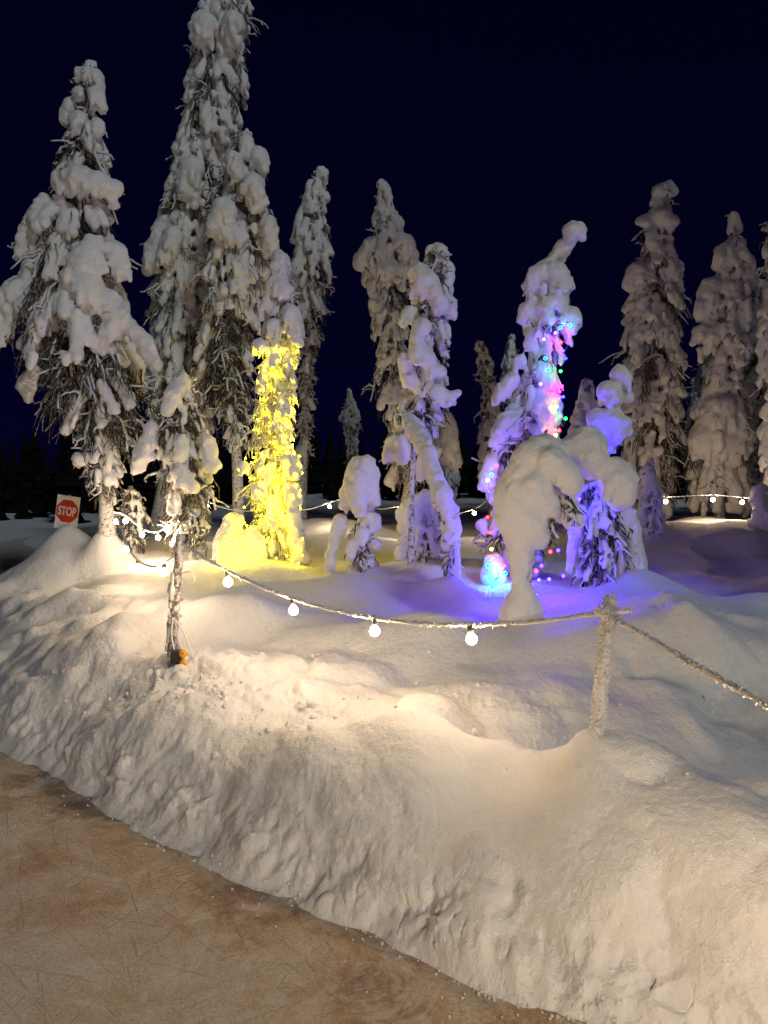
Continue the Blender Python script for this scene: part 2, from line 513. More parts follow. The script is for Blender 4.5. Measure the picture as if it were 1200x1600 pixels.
# drifts round the trees and beside the fence: (x, y, radius, height)
MOUNDS = []
def mound(px, py, Y, r, hgt, ry=None):
    p = at(px, py, Y); MOUNDS.append((p[0], Y, r, ry or r, hgt))
mound(100, 840, 9.1, .30, .12)
mound(285, 1045, 4.42, .34, .10, .22)
mound(165, 865, 8.5, .22, .30)
mound(385, 880, 8.3, .45, .10)
mound(300, 955, 5.15, .42, .17, .24)
mound(400, 965, 5.2, .30, .10, .22)
mound(640, 900, 7.2, .4, .09)
mound(705, 920, 6.3, .22, .14)
mound(565, 890, 7.3, .30, .08)
mound(815, 965, 5.0, .22, .08)
mound(560, 925, 6.2, .5, .09, .35)
mound(690, 985, 4.9, .35, .05)
mound(1000, 930, 6.2, .34, .22)
mound(1075, 965, 4.45, .10, .06)
mound(1190, 985, 4.4, .3, .06)
mound(510, 830, 12, 1.0, .22)
mound(1000, 830, 9, .8, .22)
mound(1110, 830, 10, 1.1, .30)
mound(1180, 850, 8.6, .7, .20)
mound(930, 1190, 2.9, .26, .085)
mound(430, 985, 5.0, .45, .10, .25)
mound(560, 1000, 4.8, .50, .09, .22)
mound(690, 1000, 4.75, .35, .09, .20)
mound(830, 1010, 4.5, .50, .09, .25)
mound(500, 925, 6.3, .60, .10, .30)
mound(380, 925, 6.3, .40, .10, .25)
mound(1120, 1000, 4.3, .35, .12, .22)
mound(1000, 1010, 4.4, .30, .10, .20)
mound(1190, 940, 5.3, .60, .14, .30)
mound(640, 960, 5.5, .30, -.07, .20)
mound(470, 960, 5.6, .30, -.06, .18)
MOUNDS.append((1.45, 3.36, .34, .15, -.12))
MOUNDS.append((0.42, 3.42, .20, .14, -.07))
MOUNDS.append((-0.55, 3.75, .22, .14, -.06))
MOUNDS.append((-0.15, 3.35, .30, .18, .07))
MOUNDS.append((-1.0, 3.85, .30, .16, .06))
MOUNDS.append((0.55, 2.85, .20, .22, -.06))
MOUNDS.append((1.35, 2.45, .30, .20, .06))
mound(700, 1060, 3.75, .3, .05)
mound(840, 1090, 3.5, .22, .04)

def ground_z(x, y, fine=True):
    x = np.atleast_1d(np.asarray(x, float)); y = np.atleast_1d(np.asarray(y, float))
    shp = x.shape; x = x.ravel(); y = y.ravel()
    z = np.empty_like(x)
    for i in range(0, len(x), 40000):
        xs, ys = x[i:i + 40000], y[i:i + 40000]
        d2 = (xs[:, None] - CTRL[None, :, 0]) ** 2 + (ys[:, None] - CTRL[None, :, 1]) ** 2
        z[i:i + 40000] = _ker(d2) @ _W[:_n] + _W[_n]
    s = edge_dist(x, y)
    far = np.clip((np.hypot(x, y) - 16) / 10, 0, 1)
    z = z * (1 - far) + far * np.where(s > 0, np.minimum(0.55, s * 0.5), -0.1)
    for (mx, my, rx, ry, hgt) in MOUNDS:
        z += hgt * np.exp(-(((x - mx) / rx) ** 2 + ((y - my) / ry) ** 2))
    ins = np.clip(s / 0.10, 0, 1)
    bank = np.clip((2.0 - s) / 0.9, 0, 1) * np.clip((9 - y) / 2, 0, 1)        # shovelled, trodden bank
    soft = 1 - bank
    # wind-laid drifts
    z += ins * (0.045 * perlin2(x * 1.1 + 3, y * 1.1 + 9) + 0.10 * soft * perlin2(x * 0.75 + 30, y * 0.85) + 0.060 * soft * perlin2(x * 1.9 + 5, y * 2.2))
    # ragged crumbling foot of the bank
    foot = np.exp(-((s - 0.05) / 0.10) ** 2)
    z += foot * (0.05 * perlin2(x * 4.5 + 7, y * 4.5) + 0.035 * np.abs(perlin2(x * 11, y * 11 + 5)))
    return z.reshape(shp)

def gz(x, y): return float(ground_z([x], [y], False)[0])

CRACK = [at_z(px, py, z)[:2] for px, py, z in [(795, 1345, .30), (790, 1375, .26), (815, 1410, .22), (850, 1440, .19), (872, 1465, .16)]]

def build_terrain():
    ys = [0.35]
    while ys[-1] < 60:
        y = ys[-1]
        st = 0.02 if y < 1.5 else (0.0042 * y if y < 6.5 else (0.008 * y if y < 16 else 0.05 * y))
        ys.append(y + st)
    ys = np.array(ys)
    dense = np.linspace(-0.50, 0.50, 660)
    out = 0.50 + np.cumsum(np.linspace(0.003, 0.05, 60))
    u = np.concatenate([-out[::-1], dense, out])
    X = u[None, :] * (ys[:, None] + 0.8); Y = np.repeat(ys[:, None], len(u), 1)
    Z = ground_z(X, Y)
    Z = np.maximum(Z, -0.25)
    r, c = X.shape
    P = np.stack([X, Y, Z], -1)
    du = np.gradient(P, axis=1); dv = np.gradient(P, axis=0)
    N = np.cross(du, dv); N /= np.linalg.norm(N, axis=2, keepdims=True) + 1e-12
    V = P.reshape(-1, 3); N = N.reshape(-1, 3)
    x, y = V[:, 0], V[:, 1]
    s = edge_dist(x, y)
    ins = np.clip((s + .03) / 0.10, 0, 1)
    bank = np.clip((2.1 - s) / 0.9, 0, 1) * np.clip((9 - y) / 2, 0, 1)        # shovelled, trodden bank
    slope = np.exp(-(((x - 2.0) / 1.3) ** 2 + ((y - 3.9) / 0.55) ** 2))       # broken slope on the right
    bank = np.maximum(bank, .8 * slope)
    soft = 1 - bank
    tramp = np.exp(-(((x + 1.05) / 0.85) ** 2 + ((y - 4.15) / 0.55) ** 2))    # trampled patch under the left post
    foot = np.exp(-((s - 0.08) / 0.12) ** 2)
    near = y < 9
    D = np.zeros(len(V))
    Q = V[near]
    warp = 0.05 * np.stack([vnoise3(Q / .16 + 3), vnoise3(Q / .16 + 17), vnoise3(Q / .16 + 29)], 1)
    W = Q + warp
    rough = np.clip(0.75 + 0.9 * vnoise3(Q / .42 + 5), .25, 1.5) + .9 * tramp[near] + .5 * foot[near]
    n0 = vnoise3(Q / .80 + 12.5); n1 = vnoise3((Q + .5 * warp) / .34 + 1.5); n2 = vnoise3(W / .16 + 4.1); n3 = vnoise3(W / .075 + 9.7)
    sabs = lambda q, e: np.sqrt(q * q + e * e) - .3
    c3 = sabs(vnoise3(W / .085 + 31.7), .08); n4 = sabs(vnoise3(W / .036 + 2.2), .08); n5 = vnoise3(Q / .0147)
    bk = (bank * ins)[near]; tr = tramp[near]; ft = foot[near]
    ridge = np.exp(-((Q[:, 1] - 4.62 + .12 * vnoise3(Q / .3 + 40)) / .13) ** 2) * np.clip((Q[:, 0] - 1.5) / .3, 0, 1)
    sl = slope[near]; ft = ft + .9 * ridge; bk = np.maximum(bk, .9 * ridge) * (1 + .7 * sl)
    c1 = sabs(vnoise3((Q + 1.6 * warp) / .27 + 21.3), .10); c2 = sabs(vnoise3((Q + .8 * warp) / .14 + 51.1), .10)
    D[near] = bk * (.085 * n0 + .070 * n1 + .060 * c1 + .05 * ridge + rough * (.012 * c2 + .012 * n2 + .004 * n3 + (.003 + .030 * tr + .022 * ft) * c3 + (.0030 + .008 * tr + .006 * ft) * n4 + .0034 * n5)) \
        + (soft * ins)[near] * (.016 * vnoise3(Q / .25 + 8) + .004 * n3 + .0024 * n5)
    for pa, pb_ in zip(CRACK[:-1], CRACK[1:]):
        ab = pb_ - pa; t = np.clip(((V[:, 0] - pa[0]) * ab[0] + (V[:, 1] - pa[1]) * ab[1]) / (ab @ ab), 0, 1)
        dd = np.hypot(V[:, 0] - pa[0] - t * ab[0], V[:, 1] - pa[1] - t * ab[1])
        m = dd < .12
        D[m] -= .020 * np.exp(-(dd[m] / .030) ** 2)
    V = V + N * D[:, None]
    Z = V[:, 2].reshape(r, c)
    i = np.arange(r - 1)[:, None] * c + np.arange(c - 1)[None, :]
    F = np.stack([i, i + 1, i + c + 1, i + c], -1).reshape(-1, 4)
    # keep the quads that show above the ice
    zq = Z.ravel()[F].max(1)
    F = F[zq > -0.10]
    me = mesh_np('snow_ground', V, F, M_GROUND)
    o = obj('snow_ground', me); o['kind'] = 'structure'
    return o
build_terrain()

def sheet(name, x0, x1, y0, y1, z, mat):
    V = [(x0, y0, z), (x1, y0, z), (x1, y1, z), (x0, y1, z)]
    o = obj(name, mesh_np(name, V, [[0, 1, 2, 3]], mat, False)); o['kind'] = 'structure'
    return o
def ice_path():
    xs = np.unique(np.concatenate([np.linspace(-9, -3, 40), np.linspace(-3, 2.5, 150), np.linspace(2.5, 9, 40)]))
    ys = np.unique(np.concatenate([np.linspace(-6, 1, 30), np.linspace(1, 6, 140), np.linspace(6, 34, 80)]))
    X, Y = np.meshgrid(xs, ys); Z = 0.004 * perlin2(X * 1.3, Y * 1.3)
    r, c = X.shape
    i = np.arange(r - 1)[:, None] * c + np.arange(c - 1)[None, :]
    F = np.stack([i, i + 1, i + c + 1, i + c], -1).reshape(-1, 4)
    me = mesh_np('ice_path', np.stack([X, Y, Z], -1).reshape(-1, 3), F, M_ICE)
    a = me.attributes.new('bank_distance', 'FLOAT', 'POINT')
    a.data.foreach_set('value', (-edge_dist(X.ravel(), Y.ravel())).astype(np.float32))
    o = obj('ice_path', me); o['kind'] = 'structure'
ice_path()
sheet('snow_field', -250, 250, -250, 400, -0.22, M_GROUND)

# ------------------------------------------------------------------ trees
def chain(px_pts, Y, sc=1.0):
    """hand-placed run of snow: (px, py, depth offset, radius in px) -> round cones"""
    out = []; pts = []
    for p in px_pts:
        yy = Y + p[2]; pts.append((at(p[0], p[1], yy), p[3] * yy / FPX * sc * .92))
    if len(pts) == 1:
        return [(pts[0][0], pts[0][0] + np.array([0.001, 0, 0]), pts[0][1], pts[0][1])]
    for a, b in zip(pts[:-1], pts[1:]):
        out.append((a[0], b[0], a[1], b[1]))
    return out

def lobes(prims, R, dens=1.0):
    """small bulges and hanging fingers that break up a run of snow"""
    out = []
    for a, b, ra, rb in prims:
        r = max(ra, rb)
        if r < .05: continue
        n = int((5 + np.linalg.norm(b - a) / r * 4) * dens)
        for _ in range(n):
            t = R.random(); c = a + (b - a) * t; rr = ra + (rb - ra) * t
            d = R.normal(0, 1, 3); d[1] = -abs(d[1]) if R.random() < .7 else d[1]; d[2] = d[2] * .8 - .25
            d /= np.linalg.norm(d)
            q = c + d * rr * R.uniform(.78, 1.0); qr = rr * R.uniform(.22, .44)
            e = q + np.array([d[0] * .3, d[1] * .3, -1]) * rr * R.uniform(.1, .7)
            out.append((q, e, qr, qr * R.uniform(.65, .95)))
        for _ in range(int((2 + np.linalg.norm(b - a) / r * 2.5) * dens)):
            t = R.random(); c = a + (b - a) * t; rr = ra + (rb - ra) * t
            ang = R.uniform(0, 2 * np.pi)
            q = c + np.array([np.cos(ang) * .75, np.sin(ang) * .75, -.45]) * rr
            qr = rr * R.uniform(.2, .36)
            e = q + np.array([np.cos(ang) * .15, np.sin(ang) * .15, -1]) * rr * R.uniform(.3, .95)
            out.append((q, e, qr, qr * R.uniform(.6, .9)))
    return out

def make_tree(name, label, Y, profile, base, seed, cover=0.8, bare_below=None, extra=(), h=0.025, group='snow-laden spruces',
              twig_n=12, snow_scale=1.0, cat='tree', trunk_r=None, lean_top=None, k=130.0, fill=1.0, depth_ratio=0.85, n_amp=None, n_scale=None,
              low_cover=0.25, whorl=1.0, mat_snow_=None, finger=1.0, lobe=1.0, twig_mat=None):
    R = np.random.default_rng(seed)
    pr = sorted([(at((a + b) / 2, py, Y)[2], at(a, py, Y)[0], at(b, py, Y)[0]) for py, a, b in profile])
    pz = np.array([p[0] for p in pr]); pl = np.array([p[1] for p in pr]); prr = np.array([p[2] for p in pr])
    bp = at(base[0], base[1], Y); bx = bp[0]
    zg = gz(bx, Y)
    ztop = pz[-1]
    root = empty(name, (bx, Y, zg))
    tag(root, label, cat, group)
    # axis: from the foot towards the middle of the outline
    def axis(z):
        m = np.interp(z, pz, (pl + prr) / 2)
        f = np.clip((z - zg) / max(0.5, (pz[0] - zg) + 0.6), 0, 1)
        return bx * (1 - f) + m * f
    za = np.linspace(zg - 0.15, ztop, 14)
    ax = np.array([axis(z) for z in za])
    for _ in range(3): ax[1:-1] = (ax[:-2] + 2 * ax[1:-1] + ax[2:]) / 4
    tr = trunk_r or 0.028 + 0.011 * (ztop - zg)
    TP = np.stack([ax, np.full(14, Y), za], 1)[None]
    TR = np.linspace(tr, 0.008, 14)[None]; TR[0, 0] *= 1.3
    V, F = tubes(TP, TR, 10)
    obj('trunk', mesh_np('trunk', V, F, M_BARK), root)
    axs = lambda z: float(np.interp(z, za, ax))
    prims = []; tw = []; twr = []; bo = []; bor = []
    z = pz[0]
    while z < ztop - 0.03:
        xl = np.interp(z, pz, pl); xr = np.interp(z, pz, prr)
        cx = axs(z)
        hl = max(0.03, cx - xl); hr = max(0.03, xr - cx); wm = (hl + hr) / 2
        nb = int(np.clip(4 + wm * 9, 4, 15) * fill)
        a0 = R.uniform(0, 6.28)
        is_bare = bare_below is not None and z < bare_below
        for b in range(nb):
            az = a0 + b * 2 * np.pi / nb + R.uniform(-.3, .3)
            ca, sa = np.cos(az), np.sin(az)
            hx = hr if ca > 0 else hl
            rr = np.hypot(hx * ca, wm * depth_ratio * sa) * R.uniform(.72, 1.0)
            droop = rr * R.uniform(.5, 1.1) + 0.05
            zz = z + R.uniform(-.05, .05)
            dirv = np.array([ca, sa, 0])
            A0 = np.array([cx, Y, 0])
            rs = np.clip(rr * R.uniform(.15, .28), .030, .085) * snow_scale
            ins = max(rr - rs * .8, rr * .5)
            p0 = A0 + [0, 0, zz + droop * .5]
            p1 = A0 + dirv * ins * .58 + [0, 0, zz + droop * .28]
            p2 = A0 + dirv * ins + [0, 0, zz - droop * .45]
            cv = low_cover if is_bare else cover
            heavy = R.random() < cv
            lat = np.array([-sa, ca, 0])
            if heavy:
                up = np.array([0, 0, rs * .45])
                prims.append((p0 + up, p1 + up, rs * .6, rs))
                prims.append((p1 + up, p2 + up * .3, rs, rs * R.uniform(.6, .9)))
                for f in range(int(R.integers(2, 6) * finger)):
                    t = R.uniform(.25, 1.0)
                    q = p1 + (p2 - p1) * t + lat * R.uniform(-1.9, 1.9) * rs
                    fr = rs * R.uniform(.38, .75)
                    L = R.uniform(.2, 1.5) * rs + .02
                    q2 = q + dirv * R.uniform(-.2, .35) * L - np.array([0, 0, L])
                    prims.append((q, q2, fr, fr * R.uniform(.6, .95)))
            # the bough itself
            pts = spline([p0, p1, p2], 6) + np.cumsum(R.normal(0, .012 if heavy else min(.030, .09 * rr), (6, 3)), 0)
            bo.append(pts); bor.append(np.linspace(.016, .007, 6) * (1.7 if not heavy else 1))
            if not heavy:
                for _ in range(3):
                    a_ = pts[R.integers(2, 5)]; d_ = dirv * R.uniform(.3, 1) + lat * R.uniform(-.9, .9) + np.array([0, 0, R.uniform(-.5, .3)])
                    L_ = R.uniform(.3, .6) * rr
                    sub = a_ + np.linspace(0, 1, 6)[:, None] * d_ * L_ + np.cumsum(R.normal(0, .018, (6, 3)), 0) - np.array([0, 0, 1]) * (np.linspace(0, 1, 6) ** 2 * L_ * R.uniform(0, .6))[:, None]
                    bo.append(sub); bor.append(np.linspace(.018, .009, 6))
            nt = int(twig_n * 1.1 * (1.0 if heavy else 1.5) * np.clip(rr / .3, .3, 2.0))
            for _ in range(nt):
                t = R.uniform(.15, 1.0)
                q = p0 + (p1 - p0) * (t / .58) if t < .58 else p1 + (p2 - p1) * ((t - .58) / .42)
                q = q + R.normal(0, .02, 3)
                L = R.uniform(.08, .26) * np.clip(rr / .35, .6, 1.3)
                d0 = dirv * R.uniform(-.2, .6) + lat * R.uniform(-.6, .6) + np.array([0, 0, R.uniform(-1.3, -.35)])
                d0 /= np.linalg.norm(d0)
                m_ = q + d0 * L * .5
                e = m_ + (d0 * .4 + R.normal(0, .25, 3) + np.array([0, 0, R.uniform(-.9, .1)])) * L * .5
                tw.append(np.stack([q, m_, e])); twr.append([.0085, .0095, .003])
        z += np.clip(.38 * wm + .08, .11, .205) * R.uniform(.85, 1.15) * whorl
    for c in extra:
        ch_ = chain(c, Y)
        prims += ch_ + lobes(ch_, R, lobe)
        # small twigs sticking out under hand-placed snow
    if tw:
        V, F = tubes(np.array(tw), np.array(twr), 3)
        o = obj('needle_twigs', mesh_np('needle_twigs', V, F, twig_mat or M_TWIG), root); o['kind'] = 'stuff'
        V, F = tubes(np.array(bo), np.array(bor), 5)
        o = obj('boughs', mesh_np('boughs', V, F, M_BOUGH), root); o['kind'] = 'stuff'
    V, F = snow_surface(prims, h=h, k=k, n_amp=.70 * h if n_amp is None else n_amp, n_scale=n_scale or 3.2 * h)
    obj('snow_crown', mesh_np('snow_crown', V, F, mat_snow_ or M_SNOW), root)
    return root, V, F, prims

TREES = {}
# --- the tall group on the left
TREES['a'] = make_tree('spruce_tree', 'snow-laden spruce with a wide bare-twigged skirt right behind the stop sign', 8.5,
    [(105, 122, 158), (150, 115, 160), (200, 95, 165), (250, 80, 186), (300, 84, 188), (350, 40, 182), (400, 26, 200), (450, 2, 208), (500, -20, 214), (550, 40, 240), (600, 40, 245), (650, 105, 235), (720, 110, 205), (770, 145, 190)],
    (168, 868), 11, cover=.62, bare_below=at(100, 545, 8.5)[2], twig_n=16, low_cover=.22, h=.021,
    extra=[[(128, 118, 0, 13), (150, 122, 0, 13), (156, 135, 0, 9)], [(122, 145, -.1, 9)], [(150, 150, -.1, 14), (158, 165, -.1, 10)], [(110, 165, 0, 12), (102, 190, 0, 9)],
           [(125, 185, -.15, 12), (118, 205, -.15, 8)], [(152, 195, -.1, 12), (155, 205, -.1, 9)],
           [(95, 285, -.2, 17), (120, 278, -.3, 20), (150, 285, -.3, 18), (178, 295, -.2, 14)], [(92, 310, -.2, 10)], [(178, 318, -.2, 9)],
           [(70, 315, -.1, 14), (50, 345, -.1, 13), (38, 375, -.1, 12), (32, 400, -.1, 11)], [(60, 340, -.2, 15), (55, 365, -.2, 12)],
           [(145, 385, -.35, 20), (130, 420, -.4, 26), (140, 455, -.4, 24), (148, 480, -.4, 12)], [(180, 395, -.2, 20), (192, 425, -.2, 13)],
           [(60, 440, -.1, 14), (30, 455, -.2, 24), (5, 480, -.2, 26), (-10, 505, -.2, 20)], [(75, 460, -.2, 18), (85, 500, -.2, 14), (70, 515, -.2, 9)],
           [(170, 470, -.3, 20), (185, 500, -.3, 20), (165, 525, -.3, 14), (150, 545, -.3, 9)], [(205, 510, -.3, 12), (230, 540, -.3, 13), (245, 570, -.3, 9)],
           [(55, 580, -.2, 11), (40, 600, -.2, 13), (45, 625, -.2, 7)], [(160, 600, -.3, 9), (180, 640, -.3, 9)], [(120, 715, -.2, 9), (140, 715, -.2, 8)]])
TREES['b'] = make_tree('spruce_tree', 'tallest snow-laden spruce, its top cut off by the upper edge of the picture', 11.6,
    [(-70, 330, 370), (-20, 308, 400), (30, 296, 402), (100, 288, 398), (150, 274, 388), (200, 263, 384), (250, 262, 362), (300, 246, 360), (360, 230, 350), (430, 222, 345), (500, 212, 372), (560, 215, 390), (620, 230, 380), (690, 220, 320)],
    (240, 820), 23, cover=.70, bare_below=at(100, 590, 11.6)[2], twig_n=12, h=.023,
    extra=[[(318, 40, -.4, 22), (312, 60, -.4, 14)], [(365, 40, -.4, 20), (362, 65, -.4, 12)], [(300, 265, -.4, 20), (290, 300, -.4, 16)], [(255, 350, -.3, 14), (240, 400, -.3, 15), (232, 420, -.3, 12)], [(270, 370, -.5, 18), (258, 400, -.5, 14)]])
TREES['c'] = make_tree('spruce_tree', 'snow-laden spruce with grey-white shoulders beside the tallest spruce, above the yellow-lit tree', 10.6,
    [(210, 374, 398), (235, 345, 416), (270, 338, 422), (320, 322, 432), (370, 314, 444), (420, 304, 442), (470, 298, 425), (530, 290, 405), (590, 296, 400), (640, 335, 400), (690, 352, 392)],
    (372, 800), 31, cover=.72, bare_below=at(100, 480, 10.6)[2], twig_n=16, low_cover=.35, h=.022,
    extra=[[(386, 220, -.2, 12), (384, 240, -.2, 12)], [(365, 250, -.3, 15), (372, 275, -.3, 12)], [(405, 245, -.2, 16), (412, 262, -.2, 10)], [(350, 330, -.4, 22), (335, 355, -.4, 15), (375, 370, -.4, 14)], [(395, 290, -.4, 20), (400, 320, -.4, 14)], [(420, 350, -.3, 14), (425, 385, -.3, 12)]])
TREES['d'] = make_tree('spruce_tree', 'short snow-draped spruce in front of the tallest tree, right above the left post', 8.2,
    [(575, 275, 295), (620, 255, 318), (670, 240, 335), (720, 238, 345), (770, 242, 342), (810, 250, 332), (838, 262, 325)],
    (303, 850), 37, cover=.62, twig_n=22, h=.024, snow_scale=.85,
    extra=[[(285, 590, -.1, 9), (275, 610, -.2, 14), (262, 640, -.2, 12)], [(285, 690, -.3, 12), (282, 712, -.3, 11)], [(280, 740, -.3, 15), (300, 760, -.3, 12)], [(325, 690, -.2, 14), (332, 730, -.2, 13)], [(240, 665, -.1, 10), (228, 700, -.1, 15), (215, 730, -.1, 12)]])
TREES['e'] = make_tree('spruce_tree', 'brown-lit snowy spruce leaning right, behind the yellow-lit tree', 13.2,
    [(262, 488, 514), (300, 468, 516), (350, 450, 520), (400, 446, 525), (450, 452, 524), (500, 455, 512), (560, 458, 500), (640, 460, 494), (720, 462, 490)],
    (470, 800), 41, cover=.7, twig_n=9, h=.032, bare_below=at(100, 480, 13.2)[2], low_cover=.4, extra=[[(503, 270, 0, 11)], [(495, 300, 0, 13), (508, 310, 0, 9)]])
# --- the tree wrapped in yellow lights
TREES['f'] = make_tree('spruce_tree', 'narrow snowy spruce wrapped in glowing yellow lights', 8.2,
    [(395, 425, 448), (430, 416, 462), (480, 412, 472), (530, 400, 478), (580, 388, 470), (640, 385, 468), (700, 382, 470), (760, 384, 474), (820, 380, 474), (860, 378, 474)],
    (425, 882), 47, cover=.62, twig_mat=M_BOUGH, twig_n=26, h=.02, snow_scale=.8,
    extra=[[(434, 400, 0, 12), (438, 425, -.05, 15)], [(430, 445, -.05, 17), (445, 455, -.1, 16)], [(418, 475, -.05, 13)], [(455, 490, -.1, 17), (462, 520, -.1, 14), (465, 535, -.1, 9)], [(428, 510, -.1, 14), (424, 525, -.1, 9)], [(405, 540, -.1, 13)],
           [(452, 720, -.25, 18), (458, 732, -.25, 16)], [(456, 765, -.2, 16), (460, 785, -.2, 13)], [(405, 765, -.2, 14)], [(380, 730, -.1, 11)], [(460, 800, -.2, 13), (464, 850, -.2, 14)],
           [(365, 815, -.15, 16), (355, 850, -.25, 24), (372, 872, -.3, 24), (345, 875, -.25, 14)], [(392, 845, -.3, 22), (398, 870, -.3, 20)], [(468, 868, -.25, 14)]])
# --- the middle group
TREES['g'] = make_tree('spruce_tree', 'brown-lit snowy spruce with a thin finger top behind the grey-white one', 11.8,
    [(285, 588, 606), (320, 585, 622), (350, 582, 634), (385, 555, 650), (410, 552, 655), (450, 570, 652), (500, 576, 645), (560, 580, 645), (620, 580, 650), (680, 600, 700), (740, 598, 710)],
    (625, 815), 53, cover=.72, twig_n=9, h=.024, bare_below=at(100, 590, 11.8)[2], low_cover=.5,
    extra=[[(597, 287, 0, 8), (605, 305, 0, 8)], [(600, 325, 0, 14), (588, 345, 0, 9)], [(620, 345, 0, 10)], [(580, 385, -.1, 16), (565, 410, -.1, 15)], [(630, 385, -.1, 22), (640, 400, -.1, 16)], [(600, 420, -.2, 17), (630, 425, -.2, 14)], [(690, 660, .3, 22), (695, 690, .3, 22), (710, 720, .3, 14)]])
TREES['h'] = make_tree('spruce_tree', 'slender grey-white snowy spruce on a thin bare stem in the middle of the grove', 7.4,
    [(388, 680, 698), (410, 645, 706), (450, 640, 712), (500, 642, 712), (550, 626, 706), (600, 622, 714), (650, 606, 700), (690, 600, 690)],
    (642, 905), 59, cover=.72, twig_n=12, h=.02, snow_scale=.95, trunk_r=.035,
    extra=[[(688, 393, 0, 13), (684, 408, 0, 9)], [(655, 425, -.1, 16), (668, 440, -.15, 18), (685, 470, -.15, 15), (690, 485, -.15, 10)], [(650, 440, -.1, 12), (648, 460, -.1, 9)], [(700, 420, 0, 12), (698, 450, 0, 9)], [(702, 475, 0, 13), (705, 490, 0, 10)],
           [(640, 490, -.1, 14), (632, 500, -.1, 10)], [(660, 510, -.2, 16), (650, 530, -.2, 12)], [(655, 550, -.2, 18), (665, 560, -.2, 16)], [(632, 560, -.1, 14), (640, 590, -.1, 13), (652, 605, -.1, 10)], [(675, 580, -.2, 14), (690, 580, -.2, 9)], [(685, 615, -.2, 16), (700, 625, -.2, 11), (716, 612, -.2, 5)],
           [(640, 660, -.2, 15), (655, 665, -.2, 11)], [(618, 690, -.1, 14), (606, 715, -.1, 10)], [(628, 690, -.2, 12), (630, 720, -.2, 9)]])
TREES['i'] = make_tree('snowy_sapling', 'arched snow-coated sapling standing on one leg beside the thin bare stem', 6.4,
    [(790, 685, 708), (830, 690, 712), (870, 692, 714), (910, 690, 716)], (705, 925), 61, cover=.5, twig_n=14, h=.016, snow_scale=.7, trunk_r=.02,
    extra=[[(642, 665, .5, 12), (655, 680, .4, 13), (668, 710, .2, 15), (680, 745, .1, 14), (692, 775, 0, 15), (702, 800, 0, 14), (706, 830, 0, 13), (700, 850, 0, 13)], [(660, 720, .2, 10), (656, 745, .2, 8)], [(682, 760, .1, 9), (680, 790, .1, 6)], [(710, 850, 0, 9), (714, 900, 0, 8)], [(700, 915, 0, 11), (708, 922, 0, 12)]],
    group='small snow-buried saplings', finger=.6)
TREES['j'] = make_tree('snowy_sapling', 'small hooded snow-capped sapling just right of the yellow-lit tree', 7.2,
    [(800, 548, 585), (830, 540, 588), (860, 540, 592), (890, 552, 588)], (568, 893), 67, cover=.5, twig_n=26, h=.016, snow_scale=.8, trunk_r=.02,
    extra=[[(552, 745, 0, 15), (560, 728, 0, 16), (572, 727, -.03, 17), (580, 740, 0, 14)], [(550, 742, 0, 13), (545, 765, 0, 12), (540, 790, 0, 9)], [(562, 745, -.08, 18), (560, 775, -.1, 15), (562, 800, -.1, 9)], [(580, 750, -.05, 13), (583, 782, -.05, 11)], [(568, 760, .08, 18), (570, 800, .08, 14), (572, 840, .05, 12)], [(583, 812, -.05, 13), (586, 822, -.05, 10)], [(566, 835, -.1, 13), (560, 845, -.1, 9)], [(588, 850, -.05, 10)], [(550, 850, -.1, 9), (548, 872, -.1, 7)], [(532, 812, .05, 11), (525, 835, .05, 11), (518, 865, .05, 8), (516, 888, .05, 9)], [(555, 892, 0, 12)]],
    group='small snow-buried saplings', finger=.6)
TREES['k'] = make_tree('snowy_sapling', 'squat yellow-tinted snow hump behind the thin bare stem', 8.0,
    [(790, 625, 668), (820, 622, 690), (860, 625, 695)], (665, 880), 71, cover=.7, twig_n=10, h=.02, trunk_r=.02,
    extra=[[(650, 785, 0, 14), (640, 800, 0, 18), (632, 825, 0, 14)], [(665, 775, 0, 11), (680, 790, .1, 12), (688, 850, .1, 14)], [(630, 850, -.05, 11), (625, 870, -.05, 8)]],
    group='small snow-buried saplings')
# --- the multicoloured group
TREES['l'] = make_tree('spruce_tree', 'leaning snowy spruce with a round ball top, strung with multicoloured lights', 7.0,
    [(420, 832, 888), (455, 816, 892), (500, 814, 905), (545, 822, 888), (590, 806, 884), (620, 792, 880), (660, 766, 884), (710, 758, 868), (770, 752, 862), (830, 750, 862), (880, 756, 856)],
    (805, 925), 73, cover=.8, twig_n=10, h=.02, snow_scale=1.05,
    extra=[[(895, 363, -.05, 17), (904, 360, -.05, 14)], [(886, 378, 0, 12), (876, 392, 0, 13), (866, 400, 0, 10)], [(856, 415, 0, 13), (842, 430, -.05, 17), (830, 445, -.05, 14)], [(870, 425, -.08, 18), (876, 450, -.1, 18)], [(868, 470, -.1, 16)],
           [(822, 485, -.05, 14), (820, 500, -.05, 10)], [(850, 480, -.1, 16), (858, 500, -.1, 12)], [(892, 495, -.1, 17), (896, 510, -.1, 11)], [(835, 520, -.05, 15)], [(828, 540, -.05, 10)], [(812, 565, -.05, 12)], [(845, 580, -.1, 17), (855, 600, -.1, 12)], [(800, 595, -.05, 15), (785, 610, -.05, 14)],
           [(780, 620, -.1, 12)], [(850, 630, -.12, 18), (858, 650, -.12, 17)], [(790, 660, -.1, 18), (775, 690, -.1, 14)], [(815, 650, -.1, 15)], [(870, 650, -.05, 12)], [(768, 720, -.1, 14), (756, 760, -.1, 11)], [(752, 820, 0, 11)],
           [(772, 880, -.35, 18), (765, 900, -.35, 16), (780, 905, -.35, 14)]])
